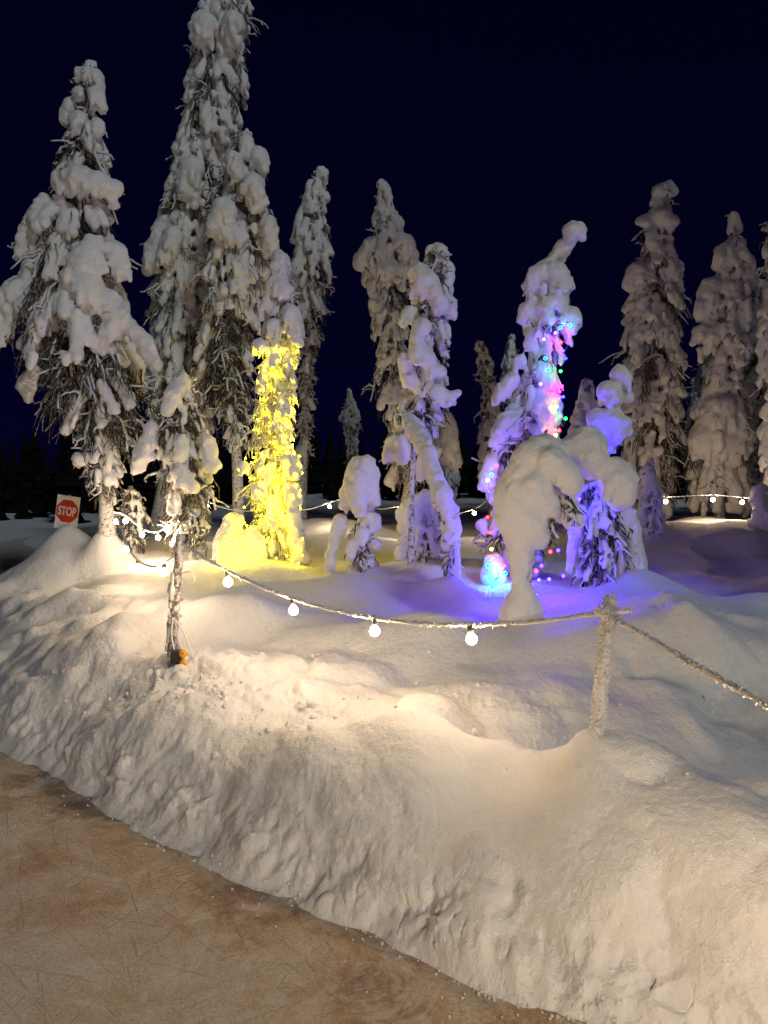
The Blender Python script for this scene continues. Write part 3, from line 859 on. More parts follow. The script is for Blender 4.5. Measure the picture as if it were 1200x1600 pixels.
TREES['m'] = make_tree('bent_spruce', 'young spruce bent double under thick smooth snow behind the right post', 5.0,
    [(765, 880, 950), (790, 862, 935), (815, 862, 885)], (816, 962), 79, cover=.15, twig_n=20, h=.0125, k=130, trunk_r=.022, n_amp=.011, n_scale=.075,
    extra=[[(812, 952, 0, 29), (818, 940, 0, 24), (815, 920, 0, 16), (813, 908, 0, 12), (812, 890, 0, 15), (813, 865, 0, 21), (815, 838, 0, 31)],
           [(814, 836, 0, 32), (812, 808, 0, 40), (806, 780, 0, 37), (816, 750, 0, 35), (832, 722, 0, 35), (850, 706, 0, 30), (866, 708, 0, 25)],
           [(895, 706, .05, 29), (916, 698, .05, 33), (922, 716, 0, 29), (925, 736, 0, 16)], [(860, 722, -.1, 29), (884, 740, -.13, 24), (893, 757, -.13, 21)],
           [(836, 766, -.08, 33), (856, 788, -.08, 21), (868, 806, -.06, 11)], [(836, 826, -.04, 26), (844, 844, -.04, 16)], [(798, 957, 0, 20), (812, 946, 0, 27), (832, 952, 0, 19)], [(866, 770, -.05, 10), (862, 784, -.05, 9)], [(880, 800, -.04, 9), (888, 822, -.04, 7)],
           [(940, 742, .05, 12), (958, 740, .02, 27), (966, 752, 0, 31), (968, 774, 0, 26)]], group='small snow-buried saplings', finger=.4, lobe=0.22)
TREES['n'] = make_tree('spruce_tree', 'purple-lit small spruce with stacked snow cushions behind the bent one', 6.2,
    [(770, 885, 985), (810, 878, 990), (850, 880, 995), (890, 888, 995), (920, 896, 990)], (940, 925), 83, cover=.75, twig_n=26, h=.014, snow_scale=.50, trunk_r=.03, finger=1.8,
    extra=[[(968, 585, 0, 17), (975, 592, 0, 14)], [(950, 612, 0, 20), (958, 622, 0, 18)], [(982, 620, .05, 10)], [(935, 655, 0, 20), (955, 660, -.03, 24), (968, 670, 0, 18)], [(955, 690, 0, 14), (945, 700, 0, 10)], [(970, 800, .1, 20), (985, 830, .1, 18), (990, 880, .1, 20), (992, 920, .05, 26)], [(905, 800, -.05, 14), (896, 850, -.05, 10), (890, 890, -.05, 7)], [(930, 800, -.1, 13), (925, 830, -.1, 8)], [(968, 850, -.05, 10), (970, 930, -.05, 9)], [(945, 860, -.1, 9), (950, 900, -.1, 7)]])
# --- dim trees at the back on the right
TREES['o'] = make_tree('spruce_tree', 'tall dim snowy spruce right behind the purple-lit tree', 12.0,
    [(290, 1018, 1052), (320, 1012, 1054), (350, 1000, 1055), (400, 984, 1065), (450, 975, 1070), (500, 966, 1075), (560, 958, 1080), (620, 952, 1082), (700, 955, 1080), (780, 965, 1060)],
    (1020, 825), 89, cover=.72, twig_n=9, h=.032, bare_below=at(100, 560, 12)[2], low_cover=.5,
    extra=[[(1028, 300, 0, 11)], [(1044, 292, 0, 9), (1050, 300, 0, 9)], [(1008, 345, 0, 13)], [(1035, 340, -.1, 18), (1048, 350, -.1, 12)], [(995, 425, -.1, 18), (985, 445, -.1, 12)], [(1055, 420, 0, 14)]])
TREES['p'] = make_tree('spruce_tree', 'dim snowy spruce with a pointed knob top near the right edge', 11.5,
    [(332, 1138, 1152), (360, 1136, 1162), (390, 1120, 1172), (430, 1105, 1180), (470, 1092, 1180), (520, 1086, 1176), (580, 1092, 1178), (640, 1072, 1182), (700, 1062, 1186), (770, 1068, 1180)],
    (1125, 825), 97, cover=.78, twig_n=8, h=.03, snow_scale=1.15,
    extra=[[(1145, 338, 0, 7), (1149, 355, 0, 12)], [(1130, 395, -.1, 16), (1125, 415, -.1, 12)], [(1165, 410, 0, 14), (1172, 440, 0, 12)], [(1110, 450, -.1, 18), (1095, 490, -.1, 13)], [(1160, 480, -.1, 17), (1165, 505, -.1, 11)], [(1095, 520, -.1, 14)], [(1125, 640, -.2, 28), (1105, 690, -.2, 30), (1140, 690, -.2, 26)]])
TREES['q'] = make_tree('spruce_tree', 'dim snowy spruce cut off by the right edge of the picture', 10.2,
    [(330, 1196, 1226), (400, 1188, 1245), (500, 1182, 1262), (600, 1178, 1275), (700, 1180, 1280), (780, 1190, 1270)], (1232, 840), 101, cover=.88, twig_n=8, h=.034)
TREES['r'] = make_tree('spruce_tree', 'thin dark snowy spruce between the middle grove and the leaning ball-topped spruce', 13.5,
    [(530, 738, 752), (560, 742, 775), (620, 748, 785), (680, 742, 790), (740, 742, 795)], (768, 815), 103, cover=.8, twig_n=8, h=.036)
TREES['s'] = make_tree('snowy_sapling', 'low dim brown snow hump between the ball-topped spruce and the purple cushions', 9.5,
    [(600, 905, 930), (640, 890, 940), (700, 880, 945), (780, 880, 945)], (912, 850), 107, cover=.9, twig_n=6, h=.032, group='small snow-buried saplings')
TREES['t'] = make_tree('snowy_sapling', 'dim snow-buried sapling just right of the purple-lit tree', 8.6,
    [(720, 1000, 1022), (770, 992, 1042), (820, 990, 1045), (860, 1000, 1035)], (1018, 870), 109, cover=.95, twig_n=5, h=.03, snow_scale=1.2, group='small snow-buried saplings')
TREES['u'] = make_tree('snowy_sapling', 'dim snow-buried sapling low at the right edge of the picture', 8.8,
    [(760, 1180, 1205), (800, 1160, 1220), (850, 1160, 1225)], (1190, 870), 113, cover=.95, twig_n=5, h=.03, snow_scale=1.2, group='small snow-buried saplings')
TREES['v'] = make_tree('snowy_sapling', 'low rimed bush at the foot of the bare-twigged spruce, beside the warm bulbs', 8.7,
    [(770, 185, 225), (800, 178, 240), (840, 188, 230)], (210, 858), 127, cover=.55, twig_n=22, h=.022, snow_scale=.7, group='small snow-buried saplings')

# --- far dark forest
def copy_tree(src, x, y, rz, s, label, group):
    root = src.copy(); COL.objects.link(root)
    root.location = (x, y, gz(x, y) - .05); root.rotation_euler = (0, 0, rz); root.scale = (s, s, s)
    tag(root, label, 'tree', group)
    for ch in [o for o in src.children]:
        c = ch.copy(); COL.objects.link(c); c.parent = root
    return root
FAR = [('p', 905, 15, .5, 'dim far spruce low between the ball top and the purple cushions'),
       ('c', 1003, 17, .7, 'dim far spruce peeping out left of the tall dim spruce'), ('o', 1185, 15.5, .9, 'dim far spruce between the knob-topped spruce and the right edge'), ('g', 1105, 19, .8, 'dim far spruce low between the two right-hand spruces'),
       ('g', 555, 20, .62, 'far dark spruce standing in the gap right of the yellow-lit tree'),
       ('e', 790, 24, .9, 'far dark spruce beyond the leaning ball-topped spruce'),
       ('p', 700, 26, .7, 'far dark spruce low behind the middle grove'),
       ('o', 1085, 22, .7, 'far dark spruce seen between the two dim right-hand spruces'),
       ('c', 440, 24, .6, 'far dark spruce hidden behind the yellow-lit tree'),
       ('o', 860, 30, .9, 'far dark spruce behind the bent snow-thick spruce'),
       ('e', 650, 32, .9, 'farthest dark spruce in the gap of the middle grove')]
for i, (kx, px, y, s, lab) in enumerate(FAR):
    copy_tree(TREES[kx][0], (px - 600) / FPX * y, y, 1.3 * i + .7, s, lab, 'far dark spruces')

def far_wood():
    R = np.random.default_rng(404)
    V = []; F = []
    for i in range(800):
        x = R.uniform(-52, 52); y = R.uniform(27, 58); hgt = R.uniform(1.6, 5.2); z0 = -.5
        lev = 9
        for k in range(lev):
            z = z0 + hgt * (.08 + .9 * k / lev); r = (hgt * .16 * (1 - k / lev) + .12) * R.uniform(.6, 1.3)
            b = len(V)
            V.append((x, y, z + hgt * .17))
            n = 9
            for j in range(n):
                a = j * 2 * math.pi / n + R.uniform(-.2, .2); q = r * R.uniform(.65, 1.15)
                V.append((x + q * math.cos(a), y + q * math.sin(a), z - R.uniform(0, .25)))
            for j in range(n): F.append([b, b + 1 + j, b + 1 + (j + 1) % n])
    o = obj('far_wood', mesh_np('far_wood', V, F, M_WOOD, False))
    tag(o, 'dark far-off wood along the horizon behind the grove', 'forest', kind='stuff')
far_wood()
# unseen spruces added right of the picture to shade the back of the grove
SHADE_TREES = [('bc'[k % 2], 6.1 + .55 * k + .2 * math.sin(5 * k), 3.4 + .22 * k + (1.5 if k % 3 == 1 else (-1.2 if k % 3 == 2 else 0)), (1.65, 2.2)[k % 2]) for k in range(22)]
for i, (kx, x, y, sc_) in enumerate(SHADE_TREES):
    copy_tree(TREES[kx][0], x, y, 2.1 * i + .4, sc_, 'tall snowy spruce added for its shade beyond the right side of the picture', 'added shade trees outside the picture')

# ------------------------------------------------------------------ bulbs and strings
def ico(r, sub=2, squash=1.0):
    import bmesh
    bm = bmesh.new(); bmesh.ops.create_icosphere(bm, subdivisions=sub, radius=r)
    me = bpy.data.meshes.new('bulb'); bm.to_mesh(me); bm.free()
    for p in me.polygons: p.use_smooth = True
    return me

def lathe(profile, sides, mat, name):
    V = []; F = []
    for z, r in profile:
        for j in range(sides):
            a = j * 2 * math.pi / sides; V.append((r * math.cos(a), r * math.sin(a), z))
    for i in range(len(profile) - 1):
        for j in range(sides):
            F.append([i * sides + j, i * sides + (j + 1) % sides, (i + 1) * sides + (j + 1) % sides, (i + 1) * sides + j])
    return mesh_np(name, V, F, mat)

# golf-ball bulb hanging cap-up: globe below, neck above
def bulb_mesh(r, mat):
    prof = [(-1.0, .02), (-.95, .32), (-.8, .61), (-.55, .84), (-.2, .98), (.1, .99), (.4, .88), (.7, .66), (.95, .48), (1.15, .42)]
    return lathe([(z * r, q * r) for z, q in prof], 14, mat, 'bulb')
BULB = bulb_mesh(.025, M_BULB)
SOCK = lathe([(.020, .004), (.020, .0125), (.045, .0135), (.060, .010), (.062, .003)], 12, M_SOCKET, 'socket')
RIME_CAP = None

def frost_on(pts, r, seed, n, amp, name, parent, zup=0.4):
    """crystals of rime standing on a cable or a post"""
    R = np.random.default_rng(seed)
    P = []; Q = []
    seg = np.linalg.norm(np.diff(pts, axis=0), axis=1); cs = np.concatenate([[0], np.cumsum(seg)])
    for _ in range(n):
        t = R.uniform(0, cs[-1])
        c = np.array([np.interp(t, cs, pts[:, a]) for a in range(3)])
        d = R.normal(0, 1, 3) + np.array([0, 0, zup]); d /= np.linalg.norm(d)
        rr = r(t / cs[-1]) if callable(r) else r
        L = R.uniform(.4, 1.0) * amp
        a = c + d * rr * .8
        b = c + d * (rr + L * .5) + R.normal(0, amp * .15, 3)
        P.append(np.stack([a, b, b + d * L * .6])); Q.append([amp * .42, amp * .38, amp * .12])
    V, F = tubes(np.array(P), np.array(Q), 4)
    o = obj(name, mesh_np(name, V, F, M_RIME), parent); o['kind'] = 'stuff'
    return o

def festoon(label, pts, bulbs, seed, cable_r=.007, frost=None, drop=.05, n=60, group='warm white festoon strings'):
    """pts: world polyline of the cable; bulbs: world points on the cable"""
    c = spline(pts, n)
    root = empty('string_light', c[0]); tag(root, label, 'string light', group)
    R = np.random.default_rng(seed)
    wob = c + R.normal(0, .002, c.shape)
    V, F = tubes(wob[None], np.full((1, n), cable_r), 7)
    obj('cable', mesh_np('cable', V, F, M_RIME if cable_r > .0075 else M_CABLE), root)
    if cable_r > .0075:
        L = np.linalg.norm(np.diff(c, axis=0), axis=1).sum()
        frost_on(c, cable_r, seed, int(L * 420), .0095, 'rime', root, .7)
    for b in bulbs:
        o = bpy.data.objects.new('bulb', BULB); COL.objects.link(o); o.parent = root
        o.location = Vector(b) - root.location - Vector((0, 0, drop + .012))
        o.rotation_euler = (R.uniform(-.15, .15), R.uniform(-.15, .15), 0)
        s = bpy.data.objects.new('socket', SOCK); COL.objects.link(s); s.parent = o
    return root

# posts of the fence
LP_TOP = at(282, 836, 4.42); LP_BASE = at(267, 1040, 4.42)
RP_TOP = at(953, 936, 2.92); RP_BASE = at(927, 1196, 2.86)

M_POST2 = mat_wood('weathered_post', (0.07, 0.05, 0.035), (0.20, 0.155, 0.11), (0.72, 0.72, 0.72), 0.47, 34)

def post(name, label, base, top, r, seed, rime, seg=26, mat=None):
    root = empty(name, base); tag(root, label, 'post', 'fence posts')
    R = np.random.default_rng(seed)
    b = base - (top - base) * .15
    c = np.linspace(b, top, seg); c[1:-1, :2] += R.normal(0, .0015, (seg - 2, 2))
    rad = r * (1.06 - .12 * np.linspace(0, 1, seg)) * (1 + R.normal(0, .03, seg))
    c = np.vstack([c, top + (top - base) * .008]); rad = np.append(rad, .004)
    V, F = tubes(c[None], rad[None], 16)
    V = V + R.normal(0, r * .03, V.shape)
    obj('pole', mesh_np('pole', V, F, mat or M_POST), root)
    if rime:
        frost_on(np.linspace(base, top, 30), r * .95, seed + 1, rime[0], rime[1], 'rime', root, .1)
    return root
lp = post('fence_post', 'slim frosted wooden post with wires and a black plug box at its foot', LP_BASE, LP_TOP, .027, 5, (160, .007), mat=M_POST2)
rp = post('fence_post', 'rime-covered wooden post standing on the bank at the right', RP_BASE, RP_TOP, .026, 6, (2200, .010), mat=M_RIME)
# snow cap stuck on the windward side of the left post
pl = []
for t0, t1, rr in [(.20, .40, .014), (.46, .60, .018), (.58, .70, .017)]:
    a = LP_BASE + (LP_TOP - LP_BASE) * t0 + np.array([-.022, -.012, 0]); b = LP_BASE + (LP_TOP - LP_BASE) * t1 + np.array([-.022, -.012, 0])
    pl.append((a, b, rr, rr))
V, F = snow_surface(pl, h=.006, k=120, n_amp=.007, n_scale=.03); obj('stuck_snow', mesh_np('stuck_snow', V, F, M_SNOW), lp)
# tie wires on the left post
def ring(c, axisv, r, mat, name, parent, thick=.003, turns=1.0, pitch=0.0):
    a = np.array(axisv, float); a /= np.linalg.norm(a)
    x = np.cross(a, [0, 1, 0]); x /= np.linalg.norm(x); y = np.cross(a, x)
    t = np.linspace(0, 2 * np.pi * turns, int(18 * turns) + 2)
    P = c + r * (np.cos(t)[:, None] * x + np.sin(t)[:, None] * y) + a * (pitch * t / (2 * np.pi))[:, None]
    V, F = tubes(P[None], np.full((1, len(t)), thick), 5)
    return obj(name, mesh_np(name, V, F, mat), parent)
for t, tu in [(.50, 1), (.375, 1), (.31, 1.5), (.12, 3)]:
    ring(LP_BASE + (LP_TOP - LP_BASE) * t, LP_TOP - LP_BASE, .041, M_WIRE, 'tie_wire', lp, .0032, tu, .012)
P = spline([at(286, 895, 4.40), at(296, 893, 4.36), at(302, 897, 4.36), at(304, 908, 4.36), at(294, 911, 4.37), at(286, 904, 4.40)], 24)
V, F = tubes(P[None], np.full((1, 24), .0035), 5); obj('wire_loop', mesh_np('wire_loop', V, F, M_RIME), lp)
# cable from the tie down to the plug box and back
for j, pts in enumerate([[(272, 965), (276, 985), (281, 1010), (290, 1022)], [(274, 968), (288, 990), (298, 1018), (302, 1034)], [(270, 965), (268, 990), (272, 1015), (276, 1026)]]):
    P = spline([at(a, b, 4.37 - .02 * j) for a, b in pts], 20)
    V, F = tubes(P[None], np.full((1, 20), .0052), 6); obj('feed_cable', mesh_np('feed_cable', V, F, M_CABLE), lp)
import bmesh
def bev_box(name, size, mat, bev):
    bm = bmesh.new(); bmesh.ops.create_cube(bm, size=1)
    for v in bm.verts: v.co.x *= size[0]; v.co.y *= size[1]; v.co.z *= size[2]
    bmesh.ops.bevel(bm, geom=bm.edges[:] , offset=bev, segments=2, affect='EDGES', profile=.7)
    me = bpy.data.meshes.new(name); bm.to_mesh(me); bm.free(); me.materials.append(mat)
    return me
# plug box at the foot of the post
pb = at(277, 1026, 4.32)
box = empty('plug_box', pb); tag(box, 'black plug box with two amber plugs at the foot of the left post', 'plug box')
o = bpy.data.objects.new('housing', bev_box('housing', (.062, .07, .075), M_BLACK, .008)); COL.objects.link(o); o.parent = box; o.location = (-.006, 0, 0.0); o.rotation_euler = (0, .1, .2)
for k, (dx, dz) in enumerate([(.040, .022), (.044, -.032)]):
    me = lathe([(-.030, .004), (-.030, .016), (-.008, .019), (-.006, .023), (.012, .024), (.020, .020), (.022, .004)], 14, M_AMBER, 'plug')
    p = bpy.data.objects.new('plug', me); COL.objects.link(p); p.parent = box; p.location = (dx, -.02, dz); p.rotation_euler = (math.radians(70), math.radians(25), 0)
    me = lathe([(-.0, .014), (.012, .013), (.03, .008), (.031, .002)], 10, M_BLACK, 'cable_sleeve')
    q = bpy.data.objects.new('cable_sleeve', me); COL.objects.link(q); q.parent = p; q.location = (.0, 0, -.05)

# string A: left post to right post
A = at(287, 852, 4.42); B = at(947, 957, 2.90)
def sagp(A, B, S, t): return A + (B - A) * t - np.array([0, 0, 4 * S * t * (1 - t)])
ptsA = [sagp(A, B, .21, t) for t in np.linspace(0, 1, 12)]
festoon('rimed string of four warm bulbs sagging between the two fence posts', ptsA, [sagp(A, B, .21, t) for t in (.15, .347, .556, .765)], 1, cable_r=.008, n=80)
# string B: right post on towards the viewer's right, extended with added bulbs
B2 = at(962, 970, 2.88)
bB = [np.array(q) for q in [(1.05, 1.76, .955), (1.12, 1.26, .925), (1.19, .76, .925), (1.26, .26, .94), (1.32, -.24, .97)]]
bFill = [np.array([1.36 - .19 * k, -.72 - .03 * k, 1.10 - .22 * math.sin(math.pi * k / 25)]) for k in range(1, 25)]  # unseen bulbs behind the viewer, added to warm the front of the bank
ptsB = [B2] + [at(px, py, y) for px, py, y in [(1000, 990, 2.66), (1060, 1025, 2.38), (1130, 1065, 2.12), (1200, 1105, 1.92)]] + bB + [np.array([1.36, -.72, 1.10])] + bFill + [np.array([-3.4, -1.5, 1.12])]
festoon('rimed string running from the right post out of the picture, with unseen bulbs added to light the bank', ptsB, bB + bFill, 2, cable_r=.008, n=170)
for (x, y, zt, lab) in [(1.38, -.74, 1.2, 'added frosted post outside the picture where the right-hand string turns'), (-3.42, -1.52, 1.22, 'added frosted post outside the picture at the end of the extended string')]:
    post('fence_post', lab, np.array([x, y, -.02]), np.array([x, y, zt]), .035, 66, (300, .012))  # unseen posts added to carry the extended string
# stub of cable beyond the right post
P = spline([at(950, 957, 2.88), at(968, 957, 2.87), at(986, 955, 2.86)], 8)
V, F = tubes(P[None], np.full((1, 8), .008), 7); obj('cable_stub', mesh_np('cable_stub', V, F, M_CABLE), rp)
frost_on(P, .008, 77, 40, .010, 'rime', rp, .3)
frost_on(np.array([at(938, 952, 2.87), at(966, 972, 2.87)]), .02, 78, 160, .012, 'rime', rp, .3)
# string C: left post back to the bare-twigged spruce
def bp(l): return [at(*q) for q in l]
b1 = bp([(255, 880, 4.9), (215, 875, 5.6), (197, 847, 6.5), (181, 806, 7.7)])
festoon('string of warm bulbs from the left post back to the bare-twigged spruce', [at(281, 862, 4.45), at(270, 872, 4.7)] + b1[:1] + [at(236, 885, 5.2)] + b1[1:2] + [at(205, 862, 6.0)] + b1[2:], b1, 3)
# string D: from that spruce to the short draped spruce
b2 = bp([(196, 805, 7.8), (222, 826, 7.9), (247, 831, 8.0), (264, 816, 8.0)])
festoon('string of warm bulbs slung between the bare-twigged and the short draped spruce', [at(178, 800, 7.75)] + b2 + [at(283, 796, 8.0)], b2, 4)
# string E: behind the grove
b3 = bp([(323, 783, 9.8), (515, 785, 11.0), (628, 792, 10.6), (741, 795, 10.5)])
festoon('string of warm bulbs passing behind the yellow-lit tree and the middle grove', [at(300, 778, 9.0)] + b3[:1] + [at(360, 796, 10.2), at(430, 800, 10.6), at(485, 795, 11.0)] + b3[1:2] + [at(545, 780, 11), at(590, 795, 10.8)] + b3[2:3] + [at(690, 804, 10.5)] + b3[3:] + [at(775, 770, 10.5)], b3, 8, n=90)
b4 = bp([(1040, 776, 9.7), (1114, 773, 9.5), (1160, 777, 9.4)])
festoon('far string of warm bulbs low among the dim right-hand trees', [at(1015, 770, 9.8)] + b4 + [at(1195, 776, 9.3)], b4, 9)

# ------------------------------------------------------------------ fairy lights in the trees
def fairy(label, tkey, pts, mats, r, wire_mat, seed, group, wire_r=.0009):
    root = empty('fairy_lights', pts[0]); tag(root, label, 'fairy lights', group)
    V, F = tubes(np.asarray(pts)[None], np.full((1, len(pts)), wire_r), 4)
    obj('wire', mesh_np('wire', V, F, wire_mat), root)
    cache = {}
    for p, m in zip(pts, mats):
        if m is None: continue
        if m.name not in cache:
            me = ico(r, 1); me.materials.append(m); cache[m.name] = me
        o = bpy.data.objects.new('bulb', cache[m.name]); COL.objects.link(o); o.parent = root
        o.location = Vector(p) - root.location
    return root

def wrap_points(key, z0, z1, turns, n, seed, jit=.03, out=.0, cam_bias=0.0):
    """a helix round the tree, pulled on to its snow surface"""
    _, V, F, _ = TREES[key]
    R = np.random.default_rng(seed)
    pts = []
    for i in range(n):
        f = i / (n - 1)
        z = z0 + (z1 - z0) * f + R.normal(0, jit)
        a = f * turns * 2 * np.pi + R.normal(0, .12)
        band = V[np.abs(V[:, 2] - z) < .07]
        c = np.median(band, 0)
        d = np.array([np.cos(a), np.sin(a)])
        q = (band[:, :2] - c[:2])
        s = q @ d; off = np.abs(q @ np.array([-d[1], d[0]]))
        cand = s[off < .06]
        rr = np.percentile(cand, 92) if len(cand) else .15
        rr = max(rr, .08)
        pts.append(np.array([c[0] + d[0] * (rr + out), c[1] + d[1] * (rr + out), z]))
    return np.array(pts)

zt = at(430, 550, 8.2)[2]; zb = at(430, 872, 8.2)[2]
yp = wrap_points('f', zb, zt, 17, 270, 21, out=.006)
fairy('dense string of yellow lights wound round the narrow spruce', 'f', yp, [M_YELLOW] * len(yp), .0095, M_GREENWIRE, 22, 'tree fairy lights')
yp = wrap_points('f', zb, zt, 9, 120, 27, out=-.075)
fairy('inner string of yellow lights deep between the twigs of the narrow spruce', 'f', yp, [M_YELLOW] * len(yp), .0095, M_GREENWIRE, 24, 'tree fairy lights')
# yellow lights lying in the drift at its foot
R_ = np.random.default_rng(5)
foot = []
for px, py in [(362, 812), (352, 838), (380, 850), (345, 868), (366, 862), (392, 862), (402, 880), (376, 884), (420, 878), (440, 884), (456, 876), (472, 868), (340, 856), (358, 876), (370, 840), (384, 874), (352, 820), (398, 850), (410, 868), (432, 872), (448, 868), (466, 880), (334, 878), (388, 838)]:
    foot.append(at(px, py, 8.2 - .48 - R_.uniform(0, .08)))
fairy('short run of yellow lights in the snow at the foot of the narrow spruce', 'f', np.array(foot), [M_YELLOW] * len(foot), .0095, M_GREENWIRE, 23, 'tree fairy lights')

C = M_COL
multi = [  # right flank, top to bottom
    (876, 512, 6.78, 'dimcyan'), (890, 508, 6.72, 'dimcyan'), (868, 520, 6.85, 'dimviolet'), (877, 535, 6.85, 'red'), (880, 548, 6.9, 'dimblue'), (884, 560, 7.0, 'dimblue'), (876, 580, 6.82, 'green'), (857, 578, 6.72, 'dimcyan'),
    (878, 604, 6.8, 'pink'), (874, 612, 6.8, 'pink'), (880, 620, 6.85, 'dimblue'), (869, 636, 6.75, 'amber'), (884, 654, 6.8, 'green'), (874, 672, 6.75, 'red'), (868, 680, 6.75, 'amber'),
    (850, 530, 6.7, 'dimviolet'), (845, 600, 6.7, 'dimviolet'), (852, 560, 6.68, 'dimcyan')]
left = [(776, 728, 6.62, 'pink'), (768, 742, 6.62, 'cyan'), (762, 750, 6.6, 'amber'), (764, 768, 6.6, 'dimblue'), (762, 808, 6.6, 'red'), (765, 832, 6.58, 'red'), (768, 858, 6.5, 'amber'), (776, 874, 6.5, 'blue'),
        (788, 884, 6.48, 'red'), (762, 884, 6.46, 'cyan'), (790, 896, 6.46, 'cyan'), (775, 905, 6.46, 'cyan'), (768, 918, 6.48, 'cyan'), (784, 932, 6.45, 'blue'), (788, 938, 6.4, 'red'), (760, 925, 6.3, 'blue'), (745, 935, 6.2, 'violet')]
behind = [(850, 812, 5.6, 'pink'), (868, 822, 5.6, 'cyan'), (856, 842, 5.55, 'pink'), (860, 862, 5.5, 'red'), (838, 892, 5.35, 'red'), (846, 884, 5.4, 'violet'), (842, 906, 5.35, 'blue'), (858, 905, 5.5, 'blue'), (880, 900, 5.6, 'violet'),
          (838, 930, 5.3, 'blue'), (872, 860, 5.65, 'violet'), (905, 780, 5.9, 'violet'), (915, 740, 5.92, 'violet'), (932, 690, 5.95, 'violet'), (920, 700, 5.92, 'violet'), (948, 712, 5.95, 'violet'), (1010, 905, 6.75, 'blue'), (990, 885, 6.7, 'blue'), (860, 790, 5.7, 'blue')]
for lab, lst, sd in [('multicoloured lights down the right flank of the ball-topped spruce', multi, 31), ('multicoloured lights down the left edge of the leaning spruce to its foot', left, 32), ('blue and pink lights hidden behind the bent snow-thick spruce', behind, 33)]:
    fairy(lab, 'l', np.array([at(a, b, y) for a, b, y, _ in lst]), [C[c] for *_, c in lst], .014, M_GREENWIRE, sd, 'tree fairy lights')

# ------------------------------------------------------------------ stop sign
def build_sign():
    Y = 9.1
    mid = at(105, 801, Y); foot_ = at(101, 836, Y)
    root = empty('stop_sign', foot_); tag(root, 'small white board sign with a red octagon reading STOP on a snow mound', 'sign')
    s = Y / FPX
    w, hh = 37 * s, 53 * s
    fr = empty('tmp')  # local frame
    bpy.data.objects.remove(fr)
    rot = Matrix.Rotation(math.radians(8), 4, 'Y') @ Matrix.Rotation(math.radians(-4), 4, 'Z')
    M = Matrix.Translation(Vector(mid - foot_)) @ rot
    b = bpy.data.objects.new('board', bev_box('board', (w, .008, hh), M_WHITE, .0025)); COL.objects.link(b); b.parent = root; b.matrix_local = M
    R = 17.5 * s / math.cos(math.pi / 8)
    def octo(name, r, y0, y1, mat):
        V = []; 
        for yy in (y0, y1):
            for k in range(8):
                a = math.pi / 8 + k * math.pi / 4; V.append((r * math.cos(a), yy, r * math.sin(a)))
        me = bpy.data.meshes.new(name)
        me.from_pydata(V, [], [list(range(8)), list(range(15, 7, -1))] + [[k, k + 8, (k + 1) % 8 + 8, (k + 1) % 8] for k in range(8)])
        me.materials.append(mat); me.update(); return me
    o = bpy.data.objects.new('octagon', octo('octagon', R, -.0048, -.0064, M_RED)); COL.objects.link(o); o.parent = b; o.location = (0, 0, .002 * 9)
    cu = bpy.data.curves.new('lettering', 'FONT'); cu.body = 'STOP'; cu.align_x = 'CENTER'; cu.align_y = 'CENTER'; cu.size = 1; cu.extrude = .01; cu.offset = .028
    t = bpy.data.objects.new('lettering_tmp', cu); COL.objects.link(t)
    bpy.context.view_layer.update()
    dg = bpy.context.evaluated_depsgraph_get()
    me = bpy.data.meshes.new_from_object(t.evaluated_get(dg)); me.name = 'lettering'
    bpy.data.objects.remove(t)
    xs = [v.co.x for v in me.vertices]; ys = [v.co.y for v in me.vertices]
    cx, cy = (min(xs) + max(xs)) / 2, (min(ys) + max(ys)) / 2
    sx = 29 * s / (max(xs) - min(xs)); sy = 14.5 * s / (max(ys) - min(ys))
    me.transform(Matrix.Diagonal((sx, sy, .08, 1)) @ Matrix.Translation((-cx, -cy, 0)))
    me.transform(Matrix.Rotation(math.pi / 2, 4, 'X'))
    me.materials.clear(); me.materials.append(M_PAINT)
    l = bpy.data.objects.new('lettering', me); COL.objects.link(l); l.parent = o; l.location = (0, -.0072, 0)
    st = bpy.data.objects.new('stake', bev_box('stake', (.022, .014, .66), M_STAKE, .002)); COL.objects.link(st); st.parent = root
    st.matrix_local = M @ Matrix.Translation((0, .012, -.11))
build_sign()

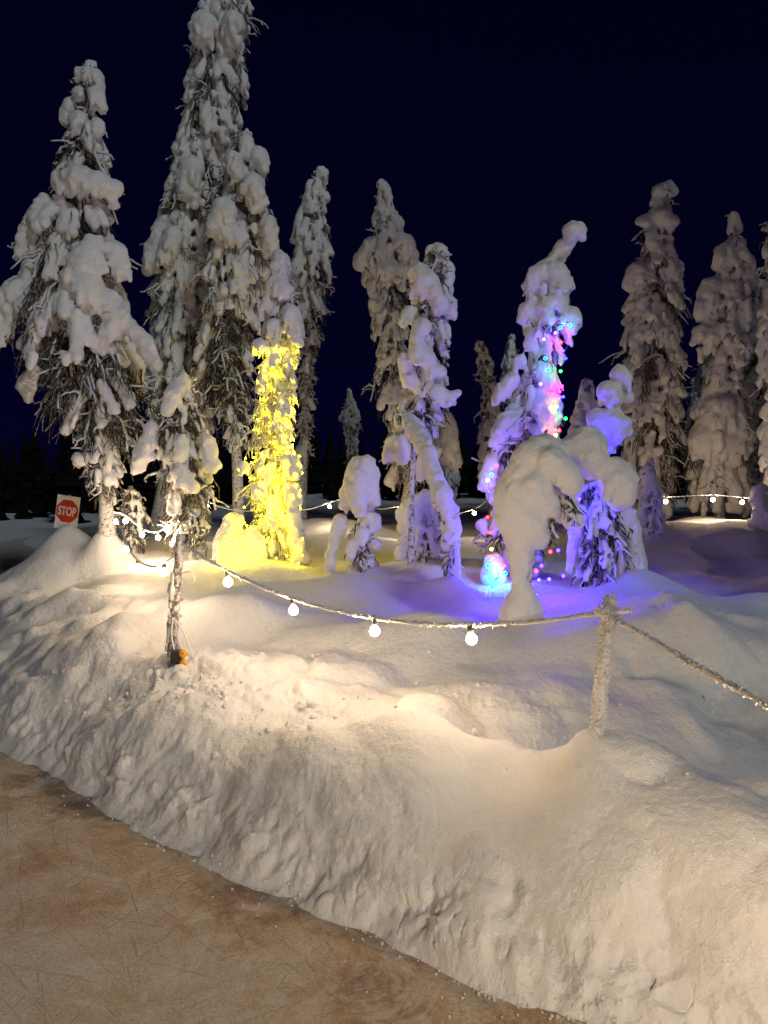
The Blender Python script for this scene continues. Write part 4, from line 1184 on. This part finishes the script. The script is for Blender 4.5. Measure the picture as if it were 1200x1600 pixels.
# ------------------------------------------------------------------ crumbs of snow on the path edge and on the bank
def crumbs():
    import bmesh
    bm = bmesh.new(); bmesh.ops.create_icosphere(bm, subdivisions=1, radius=1)
    bm.verts.ensure_lookup_table()
    BV = np.array([v.co for v in bm.verts]); BF = np.array([[v.index for v in f.verts] for f in bm.faces]); bm.free()
    R = np.random.default_rng(99)
    def scatter(name, xs, ys, zs, rs, mat):
        n = len(xs)
        sc_ = rs[:, None, None] * R.uniform(.55, 1.25, (n, 1, 3)) * R.uniform(.8, 1.2, (n, len(BV), 1))
        V = BV[None] * sc_
        V[:, :, 0] += xs[:, None]; V[:, :, 1] += ys[:, None]; V[:, :, 2] += zs[:, None]
        F = BF[None] + (np.arange(n) * len(BV))[:, None, None]
        o = obj(name, mesh_np(name, V.reshape(-1, 3), F.reshape(-1, 3), mat))
        return o
    # along the foot of the bank
    t = R.uniform(5.2, 17.5, 800); i = t.astype(int); f = t - i
    P = EDGE[i] * (1 - f)[:, None] + EDGE[i + 1] * f[:, None]
    T = EDGE[i + 1] - EDGE[i]; N = np.stack([-T[:, 1], T[:, 0]], 1); N /= np.linalg.norm(N, axis=1)[:, None]
    off = np.where(R.random(len(t)) < .8, R.normal(0.0, .025, len(t)), -np.abs(R.normal(0, .09, len(t))))
    P = P + N * off[:, None]
    rs = np.clip(R.exponential(.0040, len(t)), .0012, .006)
    g = np.maximum(ground_z(P[:, 0], P[:, 1]), 0)
    o = scatter('snow_crumbs', P[:, 0], P[:, 1], g + rs * .4, rs, M_RIME)
    tag(o, 'loose crumbs of snow along the foot of the bank', 'snow crumbs', kind='stuff')
    # trampled clods under the left post and on the crest
    x = np.concatenate([R.normal(-1.05, .6, 500), R.uniform(-1.5, 2.2, 100)]); y = np.concatenate([R.normal(4.0, .38, 500), R.uniform(2.6, 4.0, 100)])
    s = edge_dist(x, y); ok = (s > .25) & (s < 2.2); x = x[ok]; y = y[ok]
    rs = np.clip(R.exponential(.007, len(x)), .003, .028)
    o = scatter('snow_clods', x, y, ground_z(x, y) - rs * .1, rs, M_GROUND)
    tag(o, 'small clods of trampled snow on the bank below the left post', 'snow clods', kind='stuff')
crumbs()
